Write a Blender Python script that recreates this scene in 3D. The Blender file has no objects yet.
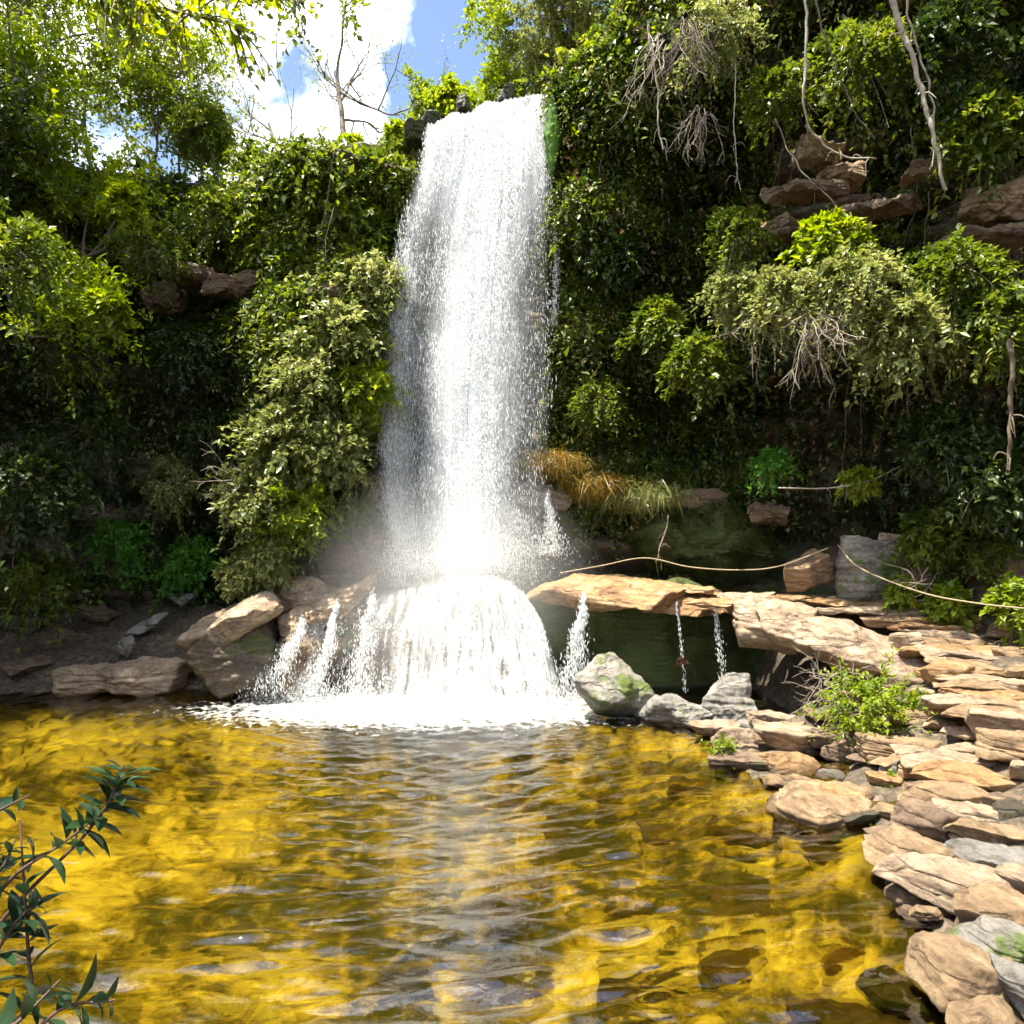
import bpy, math, random
import numpy as np
from math import radians
from mathutils import Vector, Matrix
S = bpy.context.scene
COL = S.collection
rng = np.random.default_rng(7)
random.seed(7)

# ------------------------------------------------------------------ camera, sky, sun, exposure
F = 731.0; EYE = np.array([0.0, 0.0, 2.8]); PITCH = math.atan(23 / F)
cam_d = bpy.data.cameras.new('camera'); cam = bpy.data.objects.new('camera', cam_d); COL.objects.link(cam)
cam.location = EYE; cam.rotation_euler = (radians(90) + PITCH, 0, 0)
cam_d.sensor_width = 36; cam_d.lens = F / 1024 * 36; cam_d.clip_end = 2000; cam_d.clip_start = 0.05
S.camera = cam

SUN_EL, SUN_AZ = 74.0, -106.0       # azimuth from +Y, clockwise positive (towards +X)
sd = np.array([math.sin(radians(SUN_AZ)) * math.cos(radians(SUN_EL)),
               math.cos(radians(SUN_AZ)) * math.cos(radians(SUN_EL)), math.sin(radians(SUN_EL))])
sun_d = bpy.data.lights.new('sun', 'SUN'); sun = bpy.data.objects.new('sun', sun_d); COL.objects.link(sun)
sun_d.energy = 4.9; sun_d.angle = radians(0.6); sun_d.color = (1.0, 0.94, 0.80)
sun.rotation_euler = Vector(sd).to_track_quat('Z', 'Y').to_euler()

W = bpy.data.worlds.new('World'); S.world = W; W.use_nodes = True
nt = W.node_tree; nt.nodes.clear()
def N(nt, t, **kw):
    n = nt.nodes.new(t)
    for k, v in kw.items():
        if k in n.inputs.keys(): n.inputs[k].default_value = v
        else: setattr(n, k, v)
    return n
sky = N(nt, 'ShaderNodeTexSky', sky_type='NISHITA', sun_disc=False, sun_elevation=radians(SUN_EL), sun_rotation=radians(SUN_AZ))
tc = N(nt, 'ShaderNodeTexCoord')
mp = N(nt, 'ShaderNodeMapping'); mp.inputs['Location'].default_value = (0.33, 0.2, 0.1)
nz = N(nt, 'ShaderNodeTexNoise', Scale=2.6, Detail=9.0, Roughness=0.55, Distortion=0.3)
rp = N(nt, 'ShaderNodeValToRGB'); rp.color_ramp.elements[0].position = 0.50; rp.color_ramp.elements[1].position = 0.61
mx = N(nt, 'ShaderNodeMix', data_type='RGBA')
mx.inputs['B'].default_value = (15.5, 15.7, 16.0, 1)
bg = N(nt, 'ShaderNodeBackground', Strength=0.082); out = N(nt, 'ShaderNodeOutputWorld')
L = nt.links.new
L(tc.outputs['Generated'], mp.inputs['Vector']); L(mp.outputs[0], nz.inputs['Vector']); L(nz.outputs['Fac'], rp.inputs[0])
L(rp.outputs['Color'], mx.inputs['Factor']); L(sky.outputs[0], mx.inputs['A']); L(mx.outputs['Result'], bg.inputs['Color']); L(bg.outputs[0], out.inputs['Surface'])
S.view_settings.view_transform = 'Standard'; S.view_settings.look = 'None'; S.view_settings.exposure = 1.75; S.view_settings.gamma = 1.0
S.cycles.use_denoising = True; S.cycles.max_bounces = 7; S.cycles.diffuse_bounces = 3; S.cycles.glossy_bounces = 2
S.cycles.transmission_bounces = 5; S.cycles.transparent_max_bounces = 14; S.cycles.volume_bounces = 1
S.cycles.caustics_reflective = False; S.cycles.caustics_refractive = False; S.cycles.sample_clamp_indirect = 6
S.cycles.use_adaptive_sampling = True; S.cycles.adaptive_threshold = 0.04
S.cycles.volume_step_rate = 2.0; S.cycles.volume_max_steps = 128

# ------------------------------------------------------------------ projection helpers
cp, sp = math.cos(PITCH), math.sin(PITCH)
def ray(x, y):
    a = (np.asarray(x, float) - 512) / F; b = (512 - np.asarray(y, float)) / F
    return np.stack([a, cp - b * sp, sp + b * cp], -1)
def at(x, y, Y):
    d = ray(x, y); return EYE + d * (np.asarray(Y, float) / d[..., 1])[..., None]
def onz(x, y, z=0.0):
    d = ray(x, y); return EYE + d * ((z - EYE[2]) / d[..., 2])[..., None]
def proj(P):
    q = np.asarray(P) - EYE
    f = q[..., 1] * cp + q[..., 2] * sp; u = -q[..., 1] * sp + q[..., 2] * cp
    return 512 + F * q[..., 0] / f, 512 - F * u / f

# ------------------------------------------------------------------ numpy noise
_P = rng.permutation(256); _P = np.concatenate([_P, _P, _P])
_G = rng.normal(size=(256, 3)); _G /= np.linalg.norm(_G, axis=1)[:, None]
def perlin(p):
    p = np.asarray(p, float); i = np.floor(p).astype(int); f = p - i; i &= 255
    w = f * f * f * (f * (f * 6 - 15) + 10); r = 0
    for dx in (0, 1):
        for dy in (0, 1):
            for dz in (0, 1):
                h = _P[_P[_P[i[..., 0] + dx] + i[..., 1] + dy] + i[..., 2] + dz]
                g = (_G[h] * (f - np.array([dx, dy, dz]))).sum(-1)
                r = r + g * np.where(dx, w[..., 0], 1 - w[..., 0]) * np.where(dy, w[..., 1], 1 - w[..., 1]) * np.where(dz, w[..., 2], 1 - w[..., 2])
    return r * 1.4
def fbm(p, o=4, g=0.5):
    p = np.asarray(p, float); a = 1.0; r = 0
    for k in range(o): r = r + a * perlin(p * 2 ** k + 17.3 * k); a *= g
    return r
def sm(a, b, x):
    t = np.clip((np.asarray(x, float) - a) / (b - a), 0, 1); return t * t * (3 - 2 * t)
def unit(v): return v / np.maximum(np.linalg.norm(v, axis=-1, keepdims=True), 1e-9)

# ------------------------------------------------------------------ mesh helpers
def mesh(name, V, Fs, mat=None, smooth=False):
    me = bpy.data.meshes.new(name); V = np.asarray(V, np.float32)
    if not isinstance(Fs, list): Fs = [Fs]
    me.vertices.add(len(V)); me.vertices.foreach_set('co', V.ravel())
    nl = sum(f.size for f in Fs); npoly = sum(len(f) for f in Fs)
    me.loops.add(nl); me.loops.foreach_set('vertex_index', np.concatenate([f.ravel() for f in Fs]).astype(np.int32))
    tot = np.concatenate([np.full(len(f), f.shape[1]) for f in Fs]).astype(np.int32)
    me.polygons.add(npoly); me.polygons.foreach_set('loop_start', np.concatenate([[0], np.cumsum(tot)[:-1]]).astype(np.int32))
    if smooth: me.polygons.foreach_set('use_smooth', np.ones(npoly, bool))
    me.update(calc_edges=True)
    if mat: me.materials.append(mat)
    return me
def link(name, me, parent=None):
    o = bpy.data.objects.new(name, me); COL.objects.link(o)
    if parent: o.parent = parent
    return o
def tag(o, label=None, cat=None, group=None, kind=None):
    if label: o['label'] = label
    if cat: o['category'] = cat
    if group: o['group'] = group
    if kind: o['kind'] = kind
    return o
def grid_faces(nu, nv):
    a = np.arange(nu * nv).reshape(nu, nv)
    return np.stack([a[:-1, :-1], a[1:, :-1], a[1:, 1:], a[:-1, 1:]], -1).reshape(-1, 4)
def empty(name, loc, label, cat, group=None):
    o = bpy.data.objects.new(name, None); COL.objects.link(o); o.location = loc; o.empty_display_size = 0.1
    return tag(o, label, cat, group)
def child(name, V, Fs, mat, root, smooth=False):
    return link(name, mesh(name, np.asarray(V) - np.array(root.location), Fs, mat, smooth), root)
class MB:
    def __init__(s): s.V = []; s.F = {}; s.n = 0
    def add(s, V, Fc):
        V = np.asarray(V, float).reshape(-1, 3)
        s.V.append(V); s.F.setdefault(Fc.shape[1], []).append(Fc + s.n); s.n += len(V)
    def get(s): return np.concatenate(s.V), [np.concatenate(f) for f in s.F.values()]
def tube(mb, P, R, k=6):
    P = np.asarray(P, float); n = len(P); R = np.broadcast_to(R, (n,))
    T = unit(np.gradient(P, axis=0)); ref = np.array([0.13, 0.31, 0.94]) if abs(T[0][2]) < .9 else np.array([1, .1, 0])
    A = unit(np.cross(T, ref)); B = np.cross(T, A)
    th = np.arange(k) * 2 * np.pi / k
    V = P[:, None] + R[:, None, None] * (np.cos(th)[None, :, None] * A[:, None] + np.sin(th)[None, :, None] * B[:, None])
    a = np.arange(n * k).reshape(n, k); b = np.roll(a, -1, 1)
    Fc = np.stack([a[:-1], b[:-1], b[1:], a[1:]], -1).reshape(-1, 4)
    mb.add(V, Fc)
    c0 = np.stack([np.full(k - 2, 0), np.arange(1, k - 1), np.arange(2, k)], -1)
    m2 = MB(); mb.add(V[-1], c0)
def spline(P, n):
    P = np.asarray(P, float); m = len(P)
    if m < 3:
        t = np.linspace(0, m - 1, n)[:, None]; return P[0] * (1 - t) + P[-1] * t
    Q = np.concatenate([[2 * P[0] - P[1]], P, [2 * P[-1] - P[-2]]]); t = np.linspace(0, m - 1 - 1e-6, n); i = t.astype(int); f = (t - i)[:, None]
    a, b, c, d = Q[i], Q[i + 1], Q[i + 2], Q[i + 3]
    return .5 * (2 * b + (c - a) * f + (2 * a - 5 * b + 4 * c - d) * f ** 2 + (3 * b - a - 3 * c + d) * f ** 3)

# ------------------------------------------------------------------ materials
def newmat(name):
    m = bpy.data.materials.new(name); m.use_nodes = True; t = m.node_tree; t.nodes.clear()
    return m, t, N(t, 'ShaderNodeOutputMaterial')
def ramp(t, stops):
    r = N(t, 'ShaderNodeValToRGB'); e = r.color_ramp.elements
    while len(e) < len(stops): e.new(0.5)
    for k, (p, c) in enumerate(stops): e[k].position = p; e[k].color = (*c, 1) if len(c) == 3 else c
    return r
def leaf_mat(name, c1, c2, c3, tr=0.35, rough=0.42, spec=0.4):
    m, t, o = newmat(name); l = t.links.new
    g = N(t, 'ShaderNodeNewGeometry'); r = ramp(t, [(0.0, c1), (0.55, c2), (1.0, c3)])
    c = N(t, 'ShaderNodeTexCoord'); n = N(t, 'ShaderNodeTexNoise', Scale=0.9, Detail=3.0)
    a = N(t, 'ShaderNodeMath', operation='MULTIPLY_ADD'); a.inputs[1].default_value = 0.55
    b = N(t, 'ShaderNodeMath', operation='MULTIPLY_ADD'); b.inputs[1].default_value = 1.4; b.inputs[2].default_value = -0.42
    l(c.outputs['Object'], n.inputs['Vector']); l(n.outputs['Fac'], b.inputs[0]); l(g.outputs['Random Per Island'], a.inputs[0]); l(b.outputs[0], a.inputs[2]); l(a.outputs[0], r.inputs[0])
    p = N(t, 'ShaderNodeBsdfPrincipled', Roughness=rough); p.inputs['Specular IOR Level'].default_value = spec
    tl = N(t, 'ShaderNodeBsdfTranslucent'); hs = N(t, 'ShaderNodeHueSaturation', Value=1.7, Saturation=1.1, Hue=0.485)
    l(r.outputs[0], p.inputs['Base Color']); l(r.outputs[0], hs.inputs['Color']); l(hs.outputs[0], tl.inputs['Color'])
    x = N(t, 'ShaderNodeMixShader', Fac=tr); l(p.outputs[0], x.inputs[1]); l(tl.outputs[0], x.inputs[2]); l(x.outputs[0], o.inputs['Surface'])
    return m
def rock_mat(name, cols, moss=0.0, mosscol=(0.07, 0.11, 0.02), rough=0.75, sc=1.0, strata=0.28, wet=0.0, bump=0.6, stain=None):
    m, t, o = newmat(name); l = t.links.new
    c = N(t, 'ShaderNodeTexCoord'); mp = N(t, 'ShaderNodeMapping'); mp.inputs['Scale'].default_value = (sc, sc, sc * 2.5)
    l(c.outputs['Object'], mp.inputs['Vector'])
    n1 = N(t, 'ShaderNodeTexNoise', Scale=2.2, Detail=8.0, Roughness=0.65, Distortion=0.4); l(mp.outputs[0], n1.inputs['Vector'])
    k = len(cols); r = ramp(t, [(0.3 + 0.4 * i / (k - 1), cc) for i, cc in enumerate(cols)]); l(n1.outputs['Fac'], r.inputs[0])
    n2 = N(t, 'ShaderNodeTexNoise', Scale=15.0 * sc, Detail=10.0, Roughness=0.8); l(c.outputs['Object'], n2.inputs['Vector'])
    sp_ = ramp(t, [(0.32, (.38, .36, .33)), (0.5, (.95, .95, .95)), (0.72, (1.3, 1.25, 1.2))]); l(n2.outputs['Fac'], sp_.inputs[0])
    ml = N(t, 'ShaderNodeMix', data_type='RGBA', blend_type='MULTIPLY'); ml.inputs['Factor'].default_value = 0.95
    l(r.outputs[0], ml.inputs['A']); l(sp_.outputs[0], ml.inputs['B']); col = ml.outputs['Result']
    # dark fissures
    vo = N(t, 'ShaderNodeTexVoronoi', feature='DISTANCE_TO_EDGE', Scale=1.05 * sc); l(n1.outputs['Color'], vo.inputs['Vector'])
    nw = N(t, 'ShaderNodeTexNoise', Scale=3.0, Detail=4.0); l(mp.outputs[0], nw.inputs['Vector'])
    wm = N(t, 'ShaderNodeMix', data_type='VECTOR'); wm.inputs['Factor'].default_value = 0.4; l(mp.outputs[0], wm.inputs['A']); l(nw.outputs['Color'], wm.inputs['B']); l(wm.outputs['Result'], vo.inputs['Vector'])
    vr = ramp(t, [(0.0, (.25, .22, .2)), (0.035, (1, 1, 1))]); l(vo.outputs['Distance'], vr.inputs[0])
    m2 = N(t, 'ShaderNodeMix', data_type='RGBA', blend_type='MULTIPLY'); m2.inputs['Factor'].default_value = 0.5; l(col, m2.inputs['A']); l(vr.outputs[0], m2.inputs['B']); col = m2.outputs['Result']
    if stain:
        n4 = N(t, 'ShaderNodeTexNoise', Scale=1.3 * sc, Detail=6.0, Roughness=0.6); mp4 = N(t, 'ShaderNodeMapping'); mp4.inputs['Location'].default_value = (5, 3, 1); l(c.outputs['Object'], mp4.inputs['Vector']); l(mp4.outputs[0], n4.inputs['Vector'])
        r4 = ramp(t, [(0.45, (0, 0, 0)), (0.6, (1, 1, 1))]); l(n4.outputs['Fac'], r4.inputs[0])
        x4 = N(t, 'ShaderNodeMix', data_type='RGBA'); l(r4.outputs[0], x4.inputs['Factor']); l(col, x4.inputs['A']); x4.inputs['B'].default_value = (*stain, 1); col = x4.outputs['Result']
    if moss > 0:
        n3 = N(t, 'ShaderNodeTexNoise', Scale=1.6 * sc, Detail=7.0, Roughness=0.7); l(c.outputs['Object'], n3.inputs['Vector'])
        r3 = ramp(t, [(0.62 - 0.3 * moss, (0, 0, 0)), (0.70 - 0.3 * moss, (1, 1, 1))]); l(n3.outputs['Fac'], r3.inputs[0])
        x3 = N(t, 'ShaderNodeMix', data_type='RGBA'); l(r3.outputs[0], x3.inputs['Factor']); l(col, x3.inputs['A'])
        mm = N(t, 'ShaderNodeMix', data_type='RGBA'); l(n2.outputs['Fac'], mm.inputs['Factor']); mm.inputs['A'].default_value = (*[q * .5 for q in mosscol], 1); mm.inputs['B'].default_value = (*[q * 1.6 for q in mosscol], 1)
        l(mm.outputs['Result'], x3.inputs['B']); col = x3.outputs['Result']
    p = N(t, 'ShaderNodeBsdfPrincipled', Roughness=rough - 0.45 * wet); l(col, p.inputs['Base Color'])
    wv = N(t, 'ShaderNodeTexWave', wave_type='BANDS', bands_direction='Z', Scale=3.2 * sc, Distortion=5.0, Detail=5.0); wv.inputs['Detail Scale'].default_value = 1.5
    l(c.outputs['Object'], wv.inputs['Vector'])
    ad = N(t, 'ShaderNodeMath', operation='MULTIPLY_ADD'); ad.inputs[1].default_value = strata; l(wv.outputs['Fac'], ad.inputs[0]); l(n2.outputs['Fac'], ad.inputs[2])
    ad2 = N(t, 'ShaderNodeMath', operation='MULTIPLY_ADD'); ad2.inputs[1].default_value = 0.6; l(vr.outputs[0], ad2.inputs[0]); l(ad.outputs[0], ad2.inputs[2])
    b = N(t, 'ShaderNodeBump', Strength=min(1, bump * 1.5), Distance=0.045); l(ad2.outputs[0], b.inputs['Height']); l(b.outputs[0], p.inputs['Normal'])
    gp = N(t, 'ShaderNodeNewGeometry'); gs = N(t, 'ShaderNodeSeparateXYZ'); l(gp.outputs['Position'], gs.inputs[0])
    ga = N(t, 'ShaderNodeMath', operation='MULTIPLY_ADD'); ga.inputs[1].default_value = -.14; l(n1.outputs['Fac'], ga.inputs[0]); l(gs.outputs['Z'], ga.inputs[2])
    gr = N(t, 'ShaderNodeMapRange'); gr.inputs['From Min'].default_value = -.035; gr.inputs['From Max'].default_value = .0; l(ga.outputs[0], gr.inputs['Value'])
    wc = N(t, 'ShaderNodeMix', data_type='RGBA', blend_type='MULTIPLY'); wc.inputs['Factor'].default_value = 1.0; l(col, wc.inputs['A']); wc.inputs['B'].default_value = (.38, .34, .27, 1)
    wx_ = N(t, 'ShaderNodeMix', data_type='RGBA'); l(gr.outputs[0], wx_.inputs['Factor']); l(wc.outputs['Result'], wx_.inputs['A']); l(col, wx_.inputs['B']); l(wx_.outputs['Result'], p.inputs['Base Color'])
    l(p.outputs[0], o.inputs['Surface']); return m
def plain(name, c, rough=0.7, c2=None, sc=14.0):
    m, t, o = newmat(name); l = t.links.new
    p = N(t, 'ShaderNodeBsdfPrincipled', Roughness=rough); c2 = c2 or tuple(q * .55 for q in c)
    tcx = N(t, 'ShaderNodeTexCoord'); n = N(t, 'ShaderNodeTexNoise', Scale=sc, Detail=5.0, Roughness=0.7); l(tcx.outputs['Object'], n.inputs['Vector'])
    r = ramp(t, [(0.35, c2), (0.65, c)]); l(n.outputs['Fac'], r.inputs[0]); l(r.outputs[0], p.inputs['Base Color'])
    b = N(t, 'ShaderNodeBump', Strength=0.5, Distance=0.01); l(n.outputs['Fac'], b.inputs['Height']); l(b.outputs[0], p.inputs['Normal'])
    l(p.outputs[0], o.inputs['Surface']); return m

M = {}
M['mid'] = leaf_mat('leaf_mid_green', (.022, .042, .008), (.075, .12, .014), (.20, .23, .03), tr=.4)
M['dark'] = leaf_mat('leaf_dark_green', (.010, .024, .006), (.028, .054, .010), (.07, .10, .018), tr=0.25)  # deep green also puts the shade of the left hollow into leaf colour
M['lime'] = leaf_mat('leaf_lime_green', (.07, .13, .012), (.16, .23, .018), (.28, .32, .04), tr=0.45)
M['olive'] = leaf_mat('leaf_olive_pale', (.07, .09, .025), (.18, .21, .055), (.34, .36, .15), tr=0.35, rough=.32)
M['yellow'] = leaf_mat('leaf_yellow', (.09, .15, .012), (.17, .24, .015), (.28, .31, .02), tr=0.5)
M['grass'] = leaf_mat('grass_orange', (.09, .09, .015), (.18, .14, .02), (.30, .18, .03), tr=0.35)
M['fern'] = leaf_mat('leaf_bright_fern', (.04, .13, .02), (.08, .22, .03), (.13, .30, .04), tr=0.45)
M['glossy'] = leaf_mat('leaf_glossy_shrub', (.008, .022, .010), (.018, .045, .018), (.04, .08, .022), tr=0.15, rough=.28, spec=.6)
M['dead'] = leaf_mat('leaf_dead_brown', (.06, .04, .02), (.14, .09, .04), (.24, .17, .08), tr=.2)
M['mossleaf'] = leaf_mat('moss_tufts', (.02, .028, .006), (.06, .07, .012), (.12, .12, .022), tr=.2, rough=.7, spec=.2)
M['red'] = leaf_mat('leaf_red', (.03, .012, .008), (.06, .02, .01), (.09, .035, .015))
M['bark'] = plain('bark_brown', (.16, .12, .08)); M['palebark'] = plain('bark_pale', (.42, .36, .28)); M['stem'] = plain('stem_purple', (.10, .05, .035))
M['twig'] = plain('twig_dry_grey', (.34, .28, .22)); M['rope'] = plain('rope_fibre', (.38, .30, .18), sc=60)
M['sand'] = rock_mat('sandstone_tan', [(.12, .075, .04), (.28, .185, .10), (.46, .34, .205)])
M['pink'] = rock_mat('sandstone_pink', [(.17, .11, .07), (.35, .255, .17), (.52, .42, .30)], strata=.3)
M['pale'] = rock_mat('sandstone_pale', [(.34, .26, .20), (.52, .43, .34), (.66, .57, .47)], strata=.15, bump=.4)
M['wetbrown'] = rock_mat('rock_wet_brown', [(.07, .045, .03), (.17, .11, .07), (.34, .25, .18)], moss=.15, wet=.7)
M['orange'] = rock_mat('sandstone_orange_wet', [(.17, .085, .035), (.35, .20, .085), (.54, .37, .20)], wet=.5)
M['grey'] = rock_mat('rock_grey', [(.11, .10, .085), (.22, .205, .18), (.38, .355, .32)], moss=.1)
M['greymoss'] = rock_mat('rock_grey_mossy', [(.12, .11, .09), (.24, .22, .19), (.40, .375, .33)], moss=.42, mosscol=(.085, .12, .018))
M['darkrock'] = rock_mat('rock_dark_damp', [(.035, .028, .02), (.075, .06, .04), (.14, .11, .075)], moss=.35, mosscol=(.035, .055, .012), wet=.3)
M['brown'] = rock_mat('rock_brown', [(.09, .06, .04), (.19, .125, .08), (.33, .23, .15)], moss=.12)
M['shore'] = rock_mat('rock_shore_brown', [(.06, .045, .03), (.13, .10, .07), (.26, .20, .15)], moss=.3, mosscol=(.06, .09, .015))
M['cliff'] = rock_mat('cliff_rock', [(.035, .026, .018), (.10, .07, .045), (.25, .18, .115)], moss=.3, mosscol=(.03, .05, .012), sc=.5, bump=1.0)
M['mossy'] = rock_mat('rock_green_moss', [(.05, .045, .02), (.08, .08, .03), (.12, .11, .05)], moss=.9, mosscol=(.055, .075, .014), wet=.1)

# ------------------------------------------------------------------ ground and pool
pool = [onz(x, y)[:2] for x, y in [(-30, 694), (90, 690), (180, 690), (260, 690), (330, 692), (565, 692), (640, 705), (700, 728), (745, 768), (800, 795), (875, 815), (885, 850), (905, 885), (935, 930), (965, 965), (985, 1030)]]
pool += [np.array(q) for q in [(2.5, 2.6), (0.8, 1.9), (-2.2, 2.0), (-3.6, 2.6), (-6.5, 3.6), (-9.6, 6), (-10.8, 9.5)]]
pool = np.array(pool)
def pool_sd(X, Y):
    P = np.stack([X, Y], -1); d = np.full(X.shape, 1e9); ins = np.zeros(X.shape, bool); n = len(pool)
    for i in range(n):
        a, b = pool[i], pool[(i + 1) % n]; e = b - a
        t = np.clip(((P - a) @ e) / (e @ e), 0, 1); d = np.minimum(d, np.linalg.norm(P - a - t[..., None] * e, axis=-1))
        c = (a[1] > P[..., 1]) != (b[1] > P[..., 1])
        ins ^= c & (P[..., 0] < (b[0] - a[0]) * (P[..., 1] - a[1]) / (b[1] - a[1] + 1e-12) + a[0])
    return np.where(ins, -d, d)
def ground_z(X, Y):
    X = np.asarray(X, float); Y = np.asarray(Y, float); d = pool_sd(X, Y)
    z = np.where(d < 0, -1.15 * (1 - np.exp(d * .55)), .27 * d + 0.10 * np.sqrt(np.maximum(d, 0)))
    z = np.where(d > 0, np.minimum(z, 2.2 + .05 * d), z)
    # left bank steeper
    z = z + sm(-3, -6, X) * sm(13, 16, Y) * .5
    rt = sm(1.5, 2.5, X) * (d > 0)
    z = z - rt * sm(11.5, 10.5, Y) * (.14 + .28 * np.exp(-((X - 4.0) / .9) ** 2 - ((Y - 9.1) / 1.0) ** 2)) * sm(0, .3, d)
    k = sm(.1, .5, X) * sm(4.9, 4.3, X) * sm(10.2, 10.9, Y) * sm(15, 14, Y); z = z * (1 - k) + k * -.12
    k = sm(4.9, 5.5, X) * sm(10.2, 11.4, Y); z = z * (1 - k) + k * np.maximum(z, np.clip(1.26 + (Y - 11.6) * .4, .8, 1.6))
    q = np.stack([X * .7, Y * .7, 0 * X], -1)
    return z + .10 * fbm(q, 3) * sm(-6, 0.5, d) + .10 * fbm(q * 2.3 + 9, 3)
def axis(a, b, st, far):
    c = np.arange(a, b, st); g = [st]
    e = []; s = st; p = 0
    while p < far: s *= 1.35; p += s; e.append(p)
    e = np.array(e); return np.concatenate([(a - e)[::-1], c, c[-1] + e])
gx, gy = axis(-13, 12, .11, 400), axis(-2, 17, .11, 400)
X, Y = np.meshgrid(gx, gy, indexing='ij'); Z = ground_z(X, Y)
V = np.stack([X, Y, Z], -1).reshape(-1, 3)
me = mesh('ground', V, grid_faces(len(gx), len(gy)), None, True)
# bare sand (1) against dark bed (0); centre darkened so reflected ripples stand out
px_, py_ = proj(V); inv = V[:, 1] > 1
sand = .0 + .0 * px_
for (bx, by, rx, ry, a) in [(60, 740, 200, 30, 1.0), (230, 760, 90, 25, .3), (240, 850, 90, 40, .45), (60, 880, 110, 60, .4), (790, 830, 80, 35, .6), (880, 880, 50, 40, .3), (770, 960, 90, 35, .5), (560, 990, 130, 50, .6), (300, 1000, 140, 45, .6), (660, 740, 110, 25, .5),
                          (820, 960, 90, 50, .2), (720, 860, 110, 40, .1), (600, 840, 60, 40, .25), (460, 860, 110, 170, -1.1), (60, 930, 120, 60, .2), (300, 950, 120, 60, .1), (250, 930, 130, 35, -.4), (880, 935, 90, 30, -.35), (640, 900, 100, 35, -.3), (20, 700, 90, 12, -.5)]:  # narrow far left dab paints the cliff's shadow into the bed
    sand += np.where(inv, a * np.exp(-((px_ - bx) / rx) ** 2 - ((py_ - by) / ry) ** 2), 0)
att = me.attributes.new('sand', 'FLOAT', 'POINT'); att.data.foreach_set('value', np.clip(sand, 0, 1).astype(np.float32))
m, t, o = newmat('ground'); l = t.links.new
c = N(t, 'ShaderNodeTexCoord'); a = N(t, 'ShaderNodeAttribute', attribute_name='sand')
mpg = N(t, 'ShaderNodeMapping'); mpg.inputs['Scale'].default_value = (1.0, 1.0, 1.0); l(c.outputs['Object'], mpg.inputs['Vector'])
n1 = N(t, 'ShaderNodeTexNoise', Scale=1.7, Detail=9.0, Roughness=0.66, Distortion=1.0); l(mpg.outputs[0], n1.inputs['Vector'])
n2 = N(t, 'ShaderNodeTexNoise', Scale=9.0, Detail=6.0, Roughness=0.7, Distortion=0.8); l(mpg.outputs[0], n2.inputs['Vector'])
s1 = N(t, 'ShaderNodeMath', operation='MULTIPLY_ADD'); s1.inputs[1].default_value = 2.9; s1.inputs[2].default_value = -1.68; l(n1.outputs['Fac'], s1.inputs[0])
s2 = N(t, 'ShaderNodeMath', operation='ADD'); l(s1.outputs[0], s2.inputs[0]); l(a.outputs['Fac'], s2.inputs[1])
vb = N(t, 'ShaderNodeTexVoronoi', Scale=3.4); vd = N(t, 'ShaderNodeMix', data_type='VECTOR'); vd.inputs['Factor'].default_value = .25; l(mpg.outputs[0], vd.inputs['A']); l(n2.outputs['Color'], vd.inputs['B']); l(vd.outputs['Result'], vb.inputs['Vector'])

vbs = N(t, 'ShaderNodeSeparateXYZ'); l(vb.outputs['Color'], vbs.inputs[0]); vbm = N(t, 'ShaderNodeMath', operation='MULTIPLY_ADD'); vbm.inputs[1].default_value = .45; l(vbs.outputs['X'], vbm.inputs[0]); l(s2.outputs[0], vbm.inputs[2])
s3 = N(t, 'ShaderNodeMath', operation='MULTIPLY_ADD'); s3.inputs[1].default_value = .8; l(n2.outputs['Fac'], s3.inputs[0]); l(vbm.outputs[0], s3.inputs[2])
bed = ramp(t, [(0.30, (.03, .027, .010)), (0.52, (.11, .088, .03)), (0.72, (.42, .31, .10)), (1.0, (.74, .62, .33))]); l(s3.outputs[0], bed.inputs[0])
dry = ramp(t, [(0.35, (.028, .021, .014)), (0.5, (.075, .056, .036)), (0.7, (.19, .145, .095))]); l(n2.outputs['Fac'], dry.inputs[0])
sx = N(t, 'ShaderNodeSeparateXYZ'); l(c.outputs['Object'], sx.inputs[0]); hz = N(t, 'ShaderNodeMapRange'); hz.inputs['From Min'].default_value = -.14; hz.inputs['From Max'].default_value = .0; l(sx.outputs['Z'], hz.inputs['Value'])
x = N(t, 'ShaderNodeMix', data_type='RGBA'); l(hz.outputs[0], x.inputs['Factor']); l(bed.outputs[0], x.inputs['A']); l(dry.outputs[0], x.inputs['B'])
p = N(t, 'ShaderNodeBsdfPrincipled', Roughness=.85); l(x.outputs['Result'], p.inputs['Base Color'])
b = N(t, 'ShaderNodeBump', Strength=0.8, Distance=0.05); l(n2.outputs['Fac'], b.inputs['Height']); l(b.outputs[0], p.inputs['Normal']); l(p.outputs[0], o.inputs['Surface'])
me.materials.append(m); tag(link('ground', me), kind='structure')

# water
wx, wy = np.arange(-12.5, 6.5, .04), np.arange(1.2, 14.6, .03)
X, Y = np.meshgrid(wx, wy, indexing='ij'); foot = np.array([-1.2, 12.3]); Z = np.zeros_like(X)
wr = np.random.default_rng(3)
for k in range(60):
    lam = .13 + .6 * wr.random() ** 1.6; ang = wr.normal(0, .42); src = foot + wr.normal(0, 1.2, 2)
    q = perlin(np.stack([X * .5 + k * 3.1, Y * .5, 0 * X + k], -1)) * 2.2
    D = np.hypot(X - src[0] + math.sin(ang) * (Y - src[1]), (Y - src[1]) * 1.15)
    sn = np.sin(2 * np.pi * D / lam + wr.random() * 6.3 + q); Z += .0052 * lam ** .85 * (sn if k % 2 else 1.3 * (.64 - np.abs(np.sin(np.pi * D / lam + q * .7))))
Z = Z * (1 + .6 * perlin(np.stack([X * .45, Y * .45, 0 * X + 77], -1)))
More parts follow.
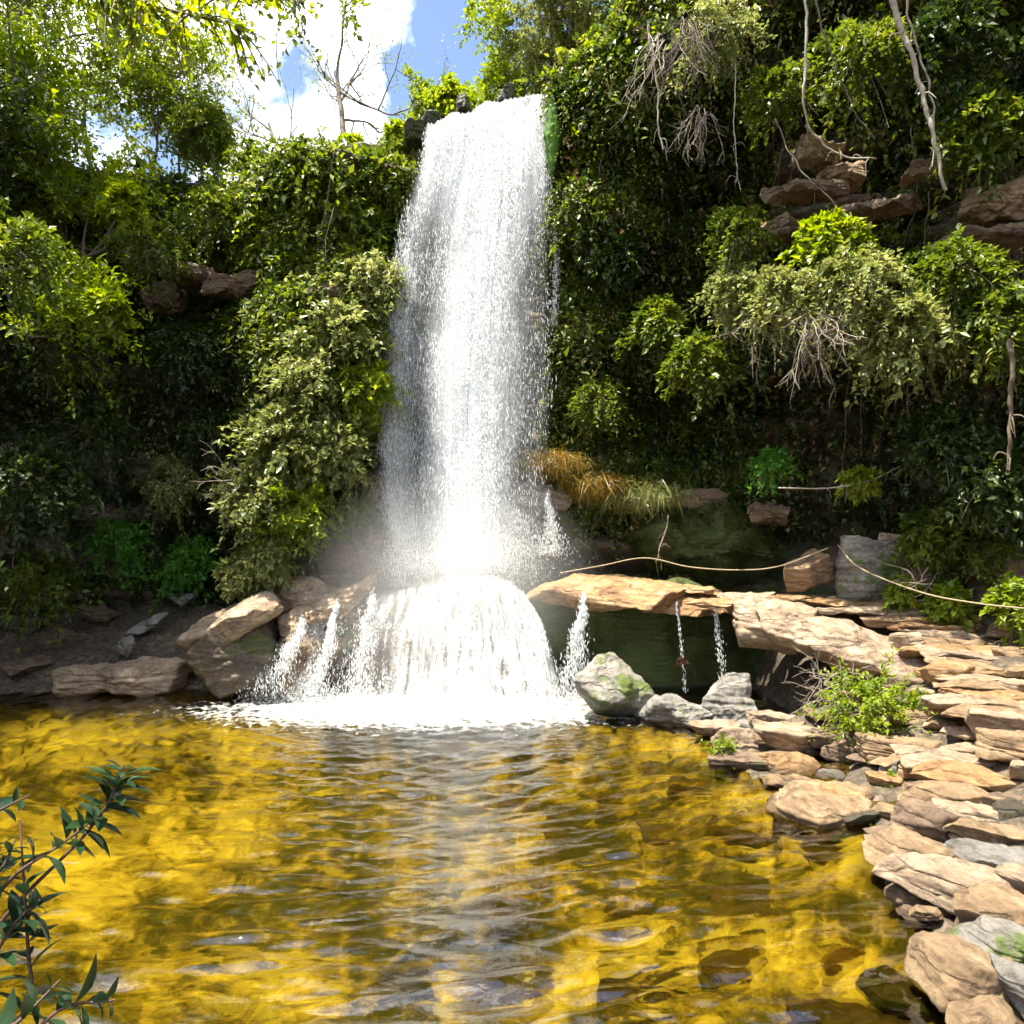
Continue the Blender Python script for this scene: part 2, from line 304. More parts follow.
Z += .006 * fbm(np.stack([X * 2.2, Y * 4.5, 0 * X + 5], -1), 3)
d = np.hypot((X + 1.1) / 2.9, (Y - 12.0) / 1.3); Z += np.exp(-d ** 2) * .02 * fbm(np.stack([X * 5, Y * 5, 0 * X], -1), 3)
gzx, gzy = np.gradient(Z, .04, .03); Z *= .175 / np.sqrt((gzx ** 2 + gzy ** 2).mean())
me = mesh('water', np.stack([X, Y, Z], -1).reshape(-1, 3), grid_faces(len(wx), len(wy)), None, True)
m, t, o = newmat('pool_water'); l = t.links.new
c = N(t, 'ShaderNodeTexCoord'); mpw = N(t, 'ShaderNodeMapping'); mpw.inputs['Scale'].default_value = (5, 10, 1); l(c.outputs['Object'], mpw.inputs['Vector'])
n = N(t, 'ShaderNodeTexNoise', Scale=1.0, Detail=4.0, Roughness=0.55, Distortion=.6); l(mpw.outputs[0], n.inputs['Vector'])
b = N(t, 'ShaderNodeBump', Strength=0.3, Distance=0.03); l(n.outputs['Fac'], b.inputs['Height'])
TINT = (1.0, .90, .27, 1)
tr = N(t, 'ShaderNodeBsdfTransparent', Color=TINT); rf = N(t, 'ShaderNodeBsdfRefraction', Color=TINT, Roughness=0.0, IOR=1.09); l(b.outputs[0], rf.inputs['Normal'])
gl = N(t, 'ShaderNodeBsdfGlossy', Roughness=0.02); gl.inputs['Color'].default_value = (1, 1, 1, 1); l(b.outputs[0], gl.inputs['Normal'])
fr = N(t, 'ShaderNodeFresnel', IOR=2.15); l(b.outputs[0], fr.inputs['Normal'])
x1 = N(t, 'ShaderNodeMixShader', Fac=.55); l(tr.outputs[0], x1.inputs[1]); l(rf.outputs[0], x1.inputs[2])
x2 = N(t, 'ShaderNodeMixShader'); l(fr.outputs[0], x2.inputs[0]); l(x1.outputs[0], x2.inputs[1]); l(gl.outputs[0], x2.inputs[2])
# foam where the falls strike
sx = N(t, 'ShaderNodeVectorMath', operation='SUBTRACT'); sx.inputs[1].default_value = (-1.35, 11.95, 0); l(c.outputs['Object'], sx.inputs[0])
sv = N(t, 'ShaderNodeVectorMath', operation='MULTIPLY'); sv.inputs[1].default_value = (1 / 3.3, 1 / 1.15, 0); l(sx.outputs[0], sv.inputs[0])
ln = N(t, 'ShaderNodeVectorMath', operation='LENGTH'); l(sv.outputs[0], ln.inputs[0])
fn = N(t, 'ShaderNodeTexNoise', Scale=7.0, Detail=6.0, Roughness=0.7); l(c.outputs['Object'], fn.inputs['Vector'])
fa = N(t, 'ShaderNodeMath', operation='MULTIPLY_ADD'); fa.inputs[1].default_value = 2.8; l(fn.outputs['Fac'], fa.inputs[0]); l(ln.outputs['Value'], fa.inputs[2])
fm = N(t, 'ShaderNodeMapRange'); fm.inputs['From Min'].default_value = 2.55; fm.inputs['From Max'].default_value = 1.55; l(fa.outputs[0], fm.inputs['Value'])
fd = N(t, 'ShaderNodeBsdfDiffuse', Color=(.88, .88, .84, 1)); x3 = N(t, 'ShaderNodeMixShader'); l(fm.outputs[0], x3.inputs[0]); l(x2.outputs[0], x3.inputs[1]); l(fd.outputs[0], x3.inputs[2])
l(x3.outputs[0], o.inputs['Surface']); me.materials.append(m); tag(link('water', me), kind='structure')

# ------------------------------------------------------------------ cliff
plan = np.array([(-12, -8), (-12.6, 0), (-12.6, 6), (-12, 11), (-10.6, 14.9), (-8, 16.6), (-6.2, 16.8), (-5.2, 16.1), (-4.4, 15.1), (-3.5, 14.9), (-2.9, 15.4), (-1.9, 16.0), (-.6, 16.1), (.8, 15.9), (1.6, 15.4), (3, 15.5), (5, 15.3), (7, 14.5), (8.6, 13), (10, 11), (10.8, 8), (11.2, 3), (11.6, -8)], float)
hts = np.array([9, 9.5, 10, 10.3, 10.8, 11, 10.8, 10.8, 10.7, 10.8, 11.2, 11.3, 11.75, 11.9, 12.6, 14.2, 15, 15.2, 15, 14.5, 14, 13, 12.])
NU, NV = 620, 150
Pl = spline(plan, NU); Hh = spline(np.stack([hts, hts * 0], -1), NU)[:, 0]
Tn = unit(np.gradient(Pl, axis=0)); Nn = np.stack([Tn[:, 1], -Tn[:, 0]], -1)   # towards the pool
U = np.concatenate([[0], np.cumsum(np.linalg.norm(np.diff(Pl, axis=0), axis=1))])
tv = np.linspace(0, 1, NV)[None]; Zc = -1.3 + (Hh[:, None] + 1.3) * tv; Uc = U[:, None] + 0 * Zc
Xb = Pl[:, 0][:, None]; Yb = Pl[:, 1][:, None]
q = np.stack([Xb + 0 * Zc, Yb + 0 * Zc, Zc], -1)
lay = perlin(np.stack([Uc * .10, 0 * Uc, Zc * 1.1 + .25 * np.sin(Uc * .5)], -1)); lay2 = perlin(np.stack([Uc * .25, 0 * Uc + 3, Zc * 3.0], -1))
off = .9 * fbm(q * np.array([.28, .28, .22]) + 3, 4) + .55 * np.tanh(lay * 4) + .22 * np.tanh(lay2 * 3) + .10 * fbm(q * 2, 3)
off *= sm(-1.3, 1.0, Zc) * .8 + .2
off += .6 * sm(1.5, -1.3, Zc)                                            # talus foot
right = sm(.9, 2.6, Pl[:, 0])[:, None] * (Pl[:, 1] > 5)[:, None]; top = sm(.62, .92, tv)
off += right * (top * 1.5 - .5 * sm(.2, .45, tv) * (1 - top))            # the right-hand wall leans out at its top
left = sm(-4.6, -6, Pl[:, 0])[:, None]; off += left * (-.7 * np.exp(-((Zc - 5.6) / 1.2) ** 2) + .3 * np.exp(-((Zc - 7.4) / .5) ** 2))
mid = np.exp(-((Pl[:, 0] + .5) / 1.6) ** 2)[:, None] * (Pl[:, 1] > 5)[:, None]; off = off * (1 - .75 * mid) + mid * (.55 * sm(.80, .97, tv))
Xc = Xb + Nn[:, 0][:, None] * off; Yc = Yb + Nn[:, 1][:, None] * off
CL = np.stack([Xc, Yc, Zc], -1)
back = np.array([.25, .6, 1.2, 2.2, 4, 8, 16, 40, 120, 300]); rim = CL[:, -1]
R = np.stack([rim[:, 0][:, None] - Nn[:, 0][:, None] * back, rim[:, 1][:, None] - Nn[:, 1][:, None] * back, rim[:, 2][:, None] + .22 * np.sqrt(back)[None] + .15 * fbm(np.stack([rim[:, 0][:, None] + back, rim[:, 1][:, None] + back, 0 * back + 0 * rim[:, :1]], -1) * .5, 3)], -1)
allv = np.concatenate([CL, R], 1)
me = mesh('cliff', allv.reshape(-1, 3), grid_faces(NU, NV + len(back)), M['cliff'], True); tag(link('cliff', me), kind='structure')
# surface normals for planting
dU = np.gradient(CL, axis=0); dV = np.gradient(CL, axis=1); CN = unit(np.cross(dV, dU)); 
if (CN[..., :2] * Nn[:, None]).sum(-1).mean() < 0: CN = -CN

# ------------------------------------------------------------------ leaves
def leaves(mb, P, D, Nm, Ln, Wd):
    n = len(P); D = unit(D); Sd = unit(np.cross(D, Nm)); Nm = np.cross(Sd, D)
    Ln = np.broadcast_to(Ln, (n,))[:, None]; Wd = np.broadcast_to(Wd, (n,))[:, None]
    V = np.stack([P, P + D * Ln * .42 + Sd * Wd * .5 + Nm * Wd * .16, P + D * Ln - Nm * Ln * .16, P + D * Ln * .42 - Sd * Wd * .5 + Nm * Wd * .16], 1)
    a = np.arange(n)[:, None] * 4
    mb.add(V.reshape(-1, 3), np.concatenate([a + np.array([0, 1, 2]), a + np.array([0, 2, 3])]))
def sprigs(mb, P, D, length, m, lsize, g, droop=.35, spread=.5):
    """m leaves up each of n stems that leave P along D and droop"""
    n = len(P); t = (np.arange(m) + g.random((n, m))) / m; t = .15 + .85 * t
    Lg = np.broadcast_to(length, (n,))[:, None, None]
    Q = P[:, None] + D[:, None] * Lg * t[..., None]; Q[..., 2] -= (Lg[..., 0] * droop * t ** 2)
    ld = unit(D[:, None] * .5 + g.normal(0, spread, (n, m, 3)) + np.array([0, 0, -.25 * droop]))
    nm = unit(np.array([0, 0, 1.0]) + g.normal(0, .45, (n, m, 3)) + D[:, None] * .35)
    Q = Q + g.normal(0, .03, Q.shape) * Lg * 1.2
    ls = lsize * (.6 + .8 * g.random((n, m))); Q = Q.reshape(-1, 3)
    leaves(mb, Q, ld.reshape(-1, 3), nm.reshape(-1, 3), ls.ravel(), ls.ravel() * np.repeat(g.uniform(.3, .72, n), m))
def stems(mb, P, D, length, droop, r, n=5):
    for p, d, Lg in zip(P, D, np.broadcast_to(length, (len(P),))):
        t = np.linspace(0, 1, n)[:, None]; Q = p + d * Lg * t; Q[:, 2] -= (Lg * droop * t ** 2)[:, 0]; tube(mb, Q, np.linspace(r, r * .3, n), 4)
def bush(name, px, label, cat, mat, r, seed, nsp=90, m=16, ls=.10, group=None, flat=1.0, towards=(0, -.3, .35), bark='bark', droop=.35, loc=None, stemr=.012):
    g = np.random.default_rng(seed); c = np.array(loc if loc is not None else at(*px)); root = empty(name, c, label, cat, group)
    d = unit(g.normal(size=(nsp, 3)) * np.array([1, .8, flat]) + np.array(towards)); k = g.random(nsp)
    clump = .72 + .55 * perlin(d * 1.8 + seed * 3.7)
    R_ = r * (.55 + .55 * g.random(nsp)) * clump
    st = c + d * (r * .25 * k)[:, None]
    mb = MB(); sprigs(mb, st + d * (R_ * .35)[:, None], d, R_ * .8, m, ls, g, droop); V, Fs = mb.get(); child('foliage', V, Fs, M[mat], root)
    mb = MB(); sel = g.permutation(nsp)[:min(26, nsp)]; stems(mb, st[sel] * 0 + c, d[sel], R_[sel] * 1.0, droop * .8, stemr); V, Fs = mb.get(); child('branches', V, Fs, M[bark], root)
    return root

# creepers on the cliff: uncountable cover
def cover(name, label, cond, n, m, ls, mat, seed, length=(.2, .55), droop=.7, cat='creeper', out=.6):
    g = np.random.default_rng(seed); fu, fv = g.integers(0, NU, n * 10), g.integers(0, NV, n * 10)
    P = CL[fu, fv]; x, y = proj(P); k = cond(x, y, P) & (P[:, 1] > 3); w = fbm(P * .9 + seed, 3) * .9 + .55 + g.random(len(P)) * .5
    k &= w > .42
    fu, fv = fu[k][:n], fv[k][:n]; P = CL[fu, fv] + g.normal(0, .05, (len(fu), 3)); Nm = CN[fu, fv].copy(); Nm[:, 2] *= .4
    D = unit(unit(Nm) * out + g.normal(0, .5, P.shape) + np.array([0, 0, -.15]))
    mb = MB(); sprigs(mb, P + unit(Nm) * .05, D, length[0] + (length[1] - length[0]) * g.random(len(P)) ** 2, m, ls, g, droop)
    V, Fs = mb.get(); o = link(name, mesh(name, V, Fs, M[mat])); tag(o, label, cat, kind='stuff'); return o
def rockband(x, y):
    return ((x > 170) & (x < 255) & (y > 258) & (y < 302)) | ((x > 775) & (x < 870) & (y > 125) & (y < 215)) | ((x > 930) & (y > 160) & (y < 255)) | ((x > 395) & (x < 555))
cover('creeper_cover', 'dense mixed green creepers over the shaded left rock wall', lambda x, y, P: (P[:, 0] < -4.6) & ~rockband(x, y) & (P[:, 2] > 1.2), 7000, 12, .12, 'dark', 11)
cover('creeper_cover', 'mid green shrubs and creepers over the upper left cliff', lambda x, y, P: (P[:, 0] < -4.0) & ~rockband(x, y) & (P[:, 2] > 6.8), 4800, 12, .12, 'mid', 12, length=(.3, .9))
cover('creeper_cover', 'leafy creepers on the rock wall between waterfall and right cliff', lambda x, y, P: (P[:, 0] > .9) & (x < 760) & ~rockband(x, y) & (P[:, 2] > 3.2), 10500, 12, .105, 'mid', 13, droop=1.0)
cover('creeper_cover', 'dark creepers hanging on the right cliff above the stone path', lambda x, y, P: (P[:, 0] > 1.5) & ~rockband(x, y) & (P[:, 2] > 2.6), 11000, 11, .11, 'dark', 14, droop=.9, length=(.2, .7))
cover('creeper_cover', 'leafy creepers on the cliff just left of the waterfall top', lambda x, y, P: (x > 265) & (x < 415) & (P[:, 2] > 3.0) & (P[:, 1] > 12), 3600, 12, .11, 'mid', 15, droop=.9)

cover('creeper_cover', 'dead brown leaves and fronds caught on the right cliff', lambda x, y, P: (P[:, 0] > 1.2) & (P[:, 2] > 3.0), 1500, 12, .11, 'dead', 19, droop=1.3, length=(.3, 1.0))
cover('creeper_cover', 'tiny leaved creepers hanging right beside the falling water', lambda x, y, P: (P[:, 0] > .8) & (x < 700) & (P[:, 2] > 3.4), 3800, 22, .06, 'mid', 20, droop=1.5, length=(.3, 1.0), out=.35)
cover('creeper_cover', 'large leaved climbers on the upper walls', lambda x, y, P: (P[:, 2] > 6) & ~rockband(x, y), 2000, 7, .2, 'mid', 23, droop=.7, length=(.3, .9))
cover('creeper_cover', 'pale olive leaves scattered through the right cliff greenery', lambda x, y, P: (P[:, 0] > 1.2) & (P[:, 2] > 3.0), 2600, 9, .12, 'olive', 16, droop=.9, length=(.3, .9))
cover('creeper_cover', 'pale olive leaves scattered through the left wall greenery', lambda x, y, P: (P[:, 0] < -3.5) & (P[:, 2] > 4.5), 2200, 9, .12, 'olive', 17, length=(.3, .9))
cover('creeper_cover', 'lime tinted leaves scattered along the tops of both cliffs', lambda x, y, P: (P[:, 2] > 8.5) & ~rockband(x, y), 1800, 9, .12, 'lime', 18, length=(.3, .9))

# ------------------------------------------------------------------ rocks
def cubesphere(n):
    a = np.tan(np.linspace(-1, 1, n + 1) * np.pi / 4); A, B = np.meshgrid(a, a, indexing='ij'); o1 = np.ones_like(A); Vs = []; Fs = []; k = 0
    f = grid_faces(n + 1, n + 1)
    for v in ([o1, A, B], [-o1, B, A], [B, o1, A], [A, -o1, B], [A, B, o1], [B, A, -o1]):
        Vs.append(np.stack(v, -1).reshape(-1, 3)); Fs.append(f + k); k += len(Vs[-1])
    V = unit(np.concatenate(Vs)); key = np.round(V * 1e5).astype(np.int64); _, idx, inv_ = np.unique(key, axis=0, return_index=True, return_inverse=True)
    return V[idx], inv_.ravel()[np.concatenate(Fs)]
CS = {n: cubesphere(n) for n in (16, 28, 44)}
def rock_shape(size, seed, kind='slab', n=28, rough=.05):
    g = np.random.default_rng(seed); D, Fc = CS[n]
    if kind == 'slab':
        pl_ = [(0, 0, 1, 1), (0, 0, -1, 1)]; k = 7; a0 = g.random() * 6
        for i in range(k):
            a = a0 + i * 2 * np.pi / k + g.normal(0, .25); pl_.append((math.cos(a), math.sin(a), g.normal(0, .22), .78 + .25 * g.random()))
        for i in range(3):
            a = g.random() * 6.3; pl_.append((math.cos(a), math.sin(a), g.choice([-1, 1]) * 1.2, .95 + .2 * g.random()))
        p = 36
    else:
        pl_ = [];
        for i in range(15):
            v = unit(g.normal(size=3)); pl_.append((*v, .8 + .28 * g.random()))
        p = 16
    pl_ = np.array(pl_); nn = unit(pl_[:, :3]); h = pl_[:, 3]
    r = (np.maximum(D @ nn.T, 0) / h) ** p; r = r.sum(1) ** (-1 / p)
    V = D * r[:, None]; V /= np.abs(V).max(0); S_ = np.array(size) / 2; V = V * S_
    s0 = max(min(size), .08); sc = 1.6 / max(np.median(size), .15)
    nv = unit(V / (S_ ** 2)); e = fbm(V * sc + seed, 5, .6) * rough * 1.25 * np.median(size)
    zz = V[:, 2] / max(size[2], .1) * 5 + .5 * perlin(V * sc * .6 + seed); bed_ = (np.tanh(perlin(np.stack([zz * 1.7, 0 * zz + seed, 0 * zz], -1)) * 5))
    side = 1 - np.abs(nv[:, 2]); V = V + nv * e[:, None] + nv * (bed_ * side * (.02 if kind == 'slab' else .008) * min(np.median(size), 1.2))[:, None]
    return V, Fc
def rotm(rx, ry, rz): return np.array((Matrix.Rotation(radians(rz), 3, 'Z') @ Matrix.Rotation(radians(ry), 3, 'Y') @ Matrix.Rotation(radians(rx), 3, 'X')))
def rock(px, size, label, mat='sand', rot=(0, 0, 0), kind='slab', seed=1, n=28, rough=.05, name='rock', cat='rock', group=None, loc=None):
    c = np.array(loc if loc is not None else at(*px)); V, Fc = rock_shape(size, seed, kind, n, rough); Rm = rotm(*rot); V = V @ Rm.T
    o = link(name, mesh(name, V, Fc, M[mat], True)); o.location = c; return tag(o, label, cat, group)
G1 = 'flat stones stepping up the right bank'; G2 = 'stones along the right edge of the pool'; G3 = 'boulders below the overhanging ledge'; G4 = 'rocks on the left shore'
# central mound and ledges
rock(None, (5.0, 3.3, 3.0), 'broad domed rock the lower cascade pours over', 'wetbrown', (0, -17, 4), 'slab', 5, 44, .06, loc=(-2.15, 14.45, .25), name='cascade_rock')
rock(None, (2.6, 1.8, 2.6), 'wet stepped rock behind the foot of the tall fall', 'darkrock', (0, 3, -5), 'slab', 8, 44, .05, loc=(-.2, 15.2, 2.3), name='cascade_rock')
rock(None, (1.9, 1.2, .5), 'wet ledge with thin water film just right of the main fall', 'grey', (4, 3, 5), 'slab', 9, 44, .05, loc=(.35, 14.6, 3.55), name='rock_ledge')
rock(None, (1.9, 1.4, 2.9), 'brown layered rock under the pale shrubs left of the fall', 'brown', (0, 5, 10), 'slab', 12, 44, .06, loc=(-2.95, 15.0, 2.6), name='rock_ledge')
rock(None, (1.7, 1.2, 1.5), 'brown broken rock standing right under the pale shrubs', 'pink', (0, -14, 10), 'boulder', 13, 28, .08, loc=(-3.9, 13.9, 1.5))
rock((238, 655, 12.9), (1.85, 1.5, 1.2), 'large overhanging boulder on the left shore with mossy front coloured dark as if shaded', 'shore', (-4, -12, 12), 'slab', 22, 44, .05, group=G4, name='boulder', cat='boulder')  # dark rock colour carries the shadowed front; slab above is its paler top
rock((240, 620, 12.8), (2.2, 1.6, .4), 'pinkish slab resting on the large left boulder', 'pink', (12, -24, 8), 'slab', 23, 44, .06, group=G4)
rock((300, 650, 13.0), (1.5, 1.2, 1.4), 'low brown rock between left boulder and cascade', 'brown', (0, 8, 0), 'boulder', 24, 28, .06, group=G4)
for i, (x, y, Yd, w, dd, h, lb, mt) in enumerate([(155, 670, 13.3, 1.0, .8, .42, 'pale mossy-edged rock at the waterline beside the left boulder', 'pink'), (95, 672, 13.4, 1.2, .8, .35, 'pale flat rock at the far left waterline', 'pink'), (125, 645, 14.0, .9, .7, .4, 'greyish rock behind the pale waterline rocks', 'grey'), (150, 625, 14.6, .8, .6, .4, 'dark rock higher on the left bank with white streaks', 'grey'), (185, 600, 15.2, .6, .5, .35, 'small grey rock at the top of the left bank', 'grey'), (60, 640, 14.4, 1.1, .8, .4, 'dusky brown rock low on the left bank', 'brown'), (25, 665, 13.6, .9, .7, .3, 'low brown stone in the shaded far left corner', 'brown'), (100, 615, 15, 1.0, .7, .5, 'dark brown rock midway up the left bank', 'brown'), (20, 625, 14.8, 1.2, .8, .5, 'dark damp rock at the left frame edge on the bank', 'darkrock')]):
    rock((x, y, Yd), (w, dd, h), lb, mt, (random.uniform(-8, 8), random.uniform(-12, 12), random.uniform(-30, 30)), 'boulder', 30 + i, 16 if i > 3 else 28, .08, group=G4)
rock((130, 678, 13.3), (2.4, 1.3, .5), 'long low pale ledge rock running into the water at the left', 'pink', (-6, -5, 3), 'slab', 71, 44, .07, group=G4)
rock((320, 608, 13.3), (2.3, 1.5, .42), 'sloping pinkish ledge between left boulder and the cascade', 'pink', (8, -20, 4), 'slab', 72, 44, .07, group=G4)
# right: cave back wall and ledge
rock(None, (6.8, 2.6, 3.2), 'dark mossy rock wall under the overhanging ledge', 'mossy', (0, 0, -2), 'slab', 41, 44, .09, loc=(3.6, 14.75, .1), name='undercut_wall', cat='rock wall')
rock(None, (3.5, 2.4, .40), 'orange wet ledge slab right of the main fall', 'orange', (7, 3, -3), 'slab', 43, 44, .05, loc=(2.0, 13.45, 1.76), name='rock_ledge', cat='rock ledge')
rock(None, (2.2, 1.9, .26), 'reddish thin ledge slab between orange ledge and pale overhang', 'orange', (6, 1, 4), 'slab', 44, 28, .05, loc=(3.1, 13.2, 1.62), name='rock_ledge', cat='rock ledge')
rock((770, 626, 11.6), (1.45, 1.6, .72), 'pale block with dark orange underside jutting over the cave', 'pink', (4, 10, 5), 'slab', 46, 44, .05, name='rock_ledge', cat='rock ledge')
rock((866, 652, 10.75), (3.5, 1.9, .5), 'long pale slab sloping down to the right beside the steps', 'pink', (20, 21, -15), 'slab', 47, 44, .07, name='rock_slab', cat='rock slab')
rock((905, 690, 10.9), (2.0, 1.6, .9), 'dark brown rock carrying the long sloping slab', 'brown', (4, 18, -14), 'slab', 48, 28, .04)
rock((808, 572, 12.6), (.95, .8, .5), 'tan tilted block beside the rope', 'sand', (10, -22, 20), 'slab', 49, 28, .05)
rock((870, 575, 12.3), (1.3, 1.0, 1.15), 'mossy olive outcrop behind the stone path', 'greymoss', (0, 5, 15), 'slab', 50, 44, .05, name='outcrop', cat='outcrop')
rock((925, 565, 12.4), (1.6, 1.1, 1.0), 'pale topped layered outcrop above the rope', 'pink', (0, 6, 0), 'slab', 51, 44, .06, name='outcrop', cat='outcrop')
rock((1010, 585, 11.6), (1.4, 1.2, 1.3), 'shaded outcrop at the right frame edge above the steps', 'brown', (0, -4, 0), 'boulder', 52, 28, .06, name='outcrop', cat='outcrop')
rock((700, 500, 15.0), (1.2, .8, .6), 'grey rock peeping out beneath the creepers above the mossy bank', 'brown', (0, 5, 0), 'boulder', 53, 28, .06)
rock((700, 545, 14.9), (3.6, 1.2, 1.5), 'olive mossy bank rock behind the rope', 'mossy', (0, 0, -4), 'boulder', 54, 44, .16, name='mossy_bank', cat='mossy rock')
for i, (x, y, Yd, sz, lb, mt, ry) in enumerate([(815, 156, 13.0, (.9, .8, .35), 'cream broken block in the bare patch high on the right cliff', 'pink', 5), (842, 176, 13.0, (.8, .8, .30), 'pale grey angular block below the cream one on the right cliff', 'sand', -6), (805, 194, 13.0, (1.5, .9, .22), 'thin brown ledge stone under the bare patch of the right cliff', 'brown', 3), (880, 208, 12.5, (1.5, .9, .2), 'thin dusky ledge stone right of the bare patch', 'brown', -4), (995, 205, 11.5, (1.3, .8, .5), 'orange tan rock face near the right frame edge high up', 'sand', 4), (990, 240, 11.4, (1.6, .8, .25), 'thin tan ledge below the orange tan face', 'brown', -2), (775, 232, 13.4, (1.1, .9, .25), 'brown rock slab left of the bare patch', 'brown', -5), (930, 170, 12.0, (1.0, .8, .22), 'brown ledge stone beside the thick leaning vine', 'brown', 4), (770, 515, 14.3, (.9, .7, .35), 'rusty rock on the mossy bank under the bright fern', 'brown', 3)]):
    rock((x, y, Yd), sz, lb, mt, (4, ry, 12 - 5 * i), 'slab', 500 + i, 44, .12, name='cliff_block', group='rock blocks showing on the right cliff')
for i, (x, y, Yd, sz, lb) in enumerate([(150, 262, 15.6, (1.2, .8, .4), 'dusky rock block at the left end of the bare band on the left wall'), (188, 275, 15.6, (1.3, .8, .35), 'dusky rock block in the middle of the bare band on the left wall'), (235, 285, 15.5, (1.2, .8, .5), 'dusky tilted block at the right end of the bare band on the left wall'), (160, 298, 15.6, (.8, .7, .5), 'small square block under the bare band on the left wall')]):
    rock((x, y, Yd), sz, lb, 'brown', (4, -5 + 6 * (i == 2), 10 - 7 * i), 'slab', 520 + i, 28, .13, name='cliff_block', group='rock blocks showing on the left wall')
def fuzz(ob, n, m, ls, mat, label, seed, Lg=.09):
    g = np.random.default_rng(seed); co = np.array([v.co for v in ob.data.vertices]); no = np.array([v.normal for v in ob.data.vertices]); P = co + np.array(ob.location)
    k = np.nonzero((P[:, 2] > .05) & (no[:, 1] < .5) & (fbm(P * 1.6 + seed, 3) > -.15))[0]; i = k[g.integers(0, len(k), n)]; Q = P[i] + g.normal(0, .03, (n, 3)); D = unit(no[i] + g.normal(0, .5, (n, 3)))
    mb = MB(); sprigs(mb, Q, D, Lg * (.5 + g.random(n)), m, ls, g, .6); V, Fs = mb.get(); o = link('moss_cover', mesh('moss_cover', V, Fs, M[mat])); tag(o, label, 'moss', kind='stuff')
fuzz(bpy.data.objects['mossy_bank'], 5200, 8, .028, 'mossleaf', 'short fuzzy moss and seedlings on the olive bank behind the rope', 1)
fuzz(bpy.data.objects['undercut_wall'], 6500, 7, .026, 'mossleaf', 'short dark moss on the rock wall under the ledge', 2)
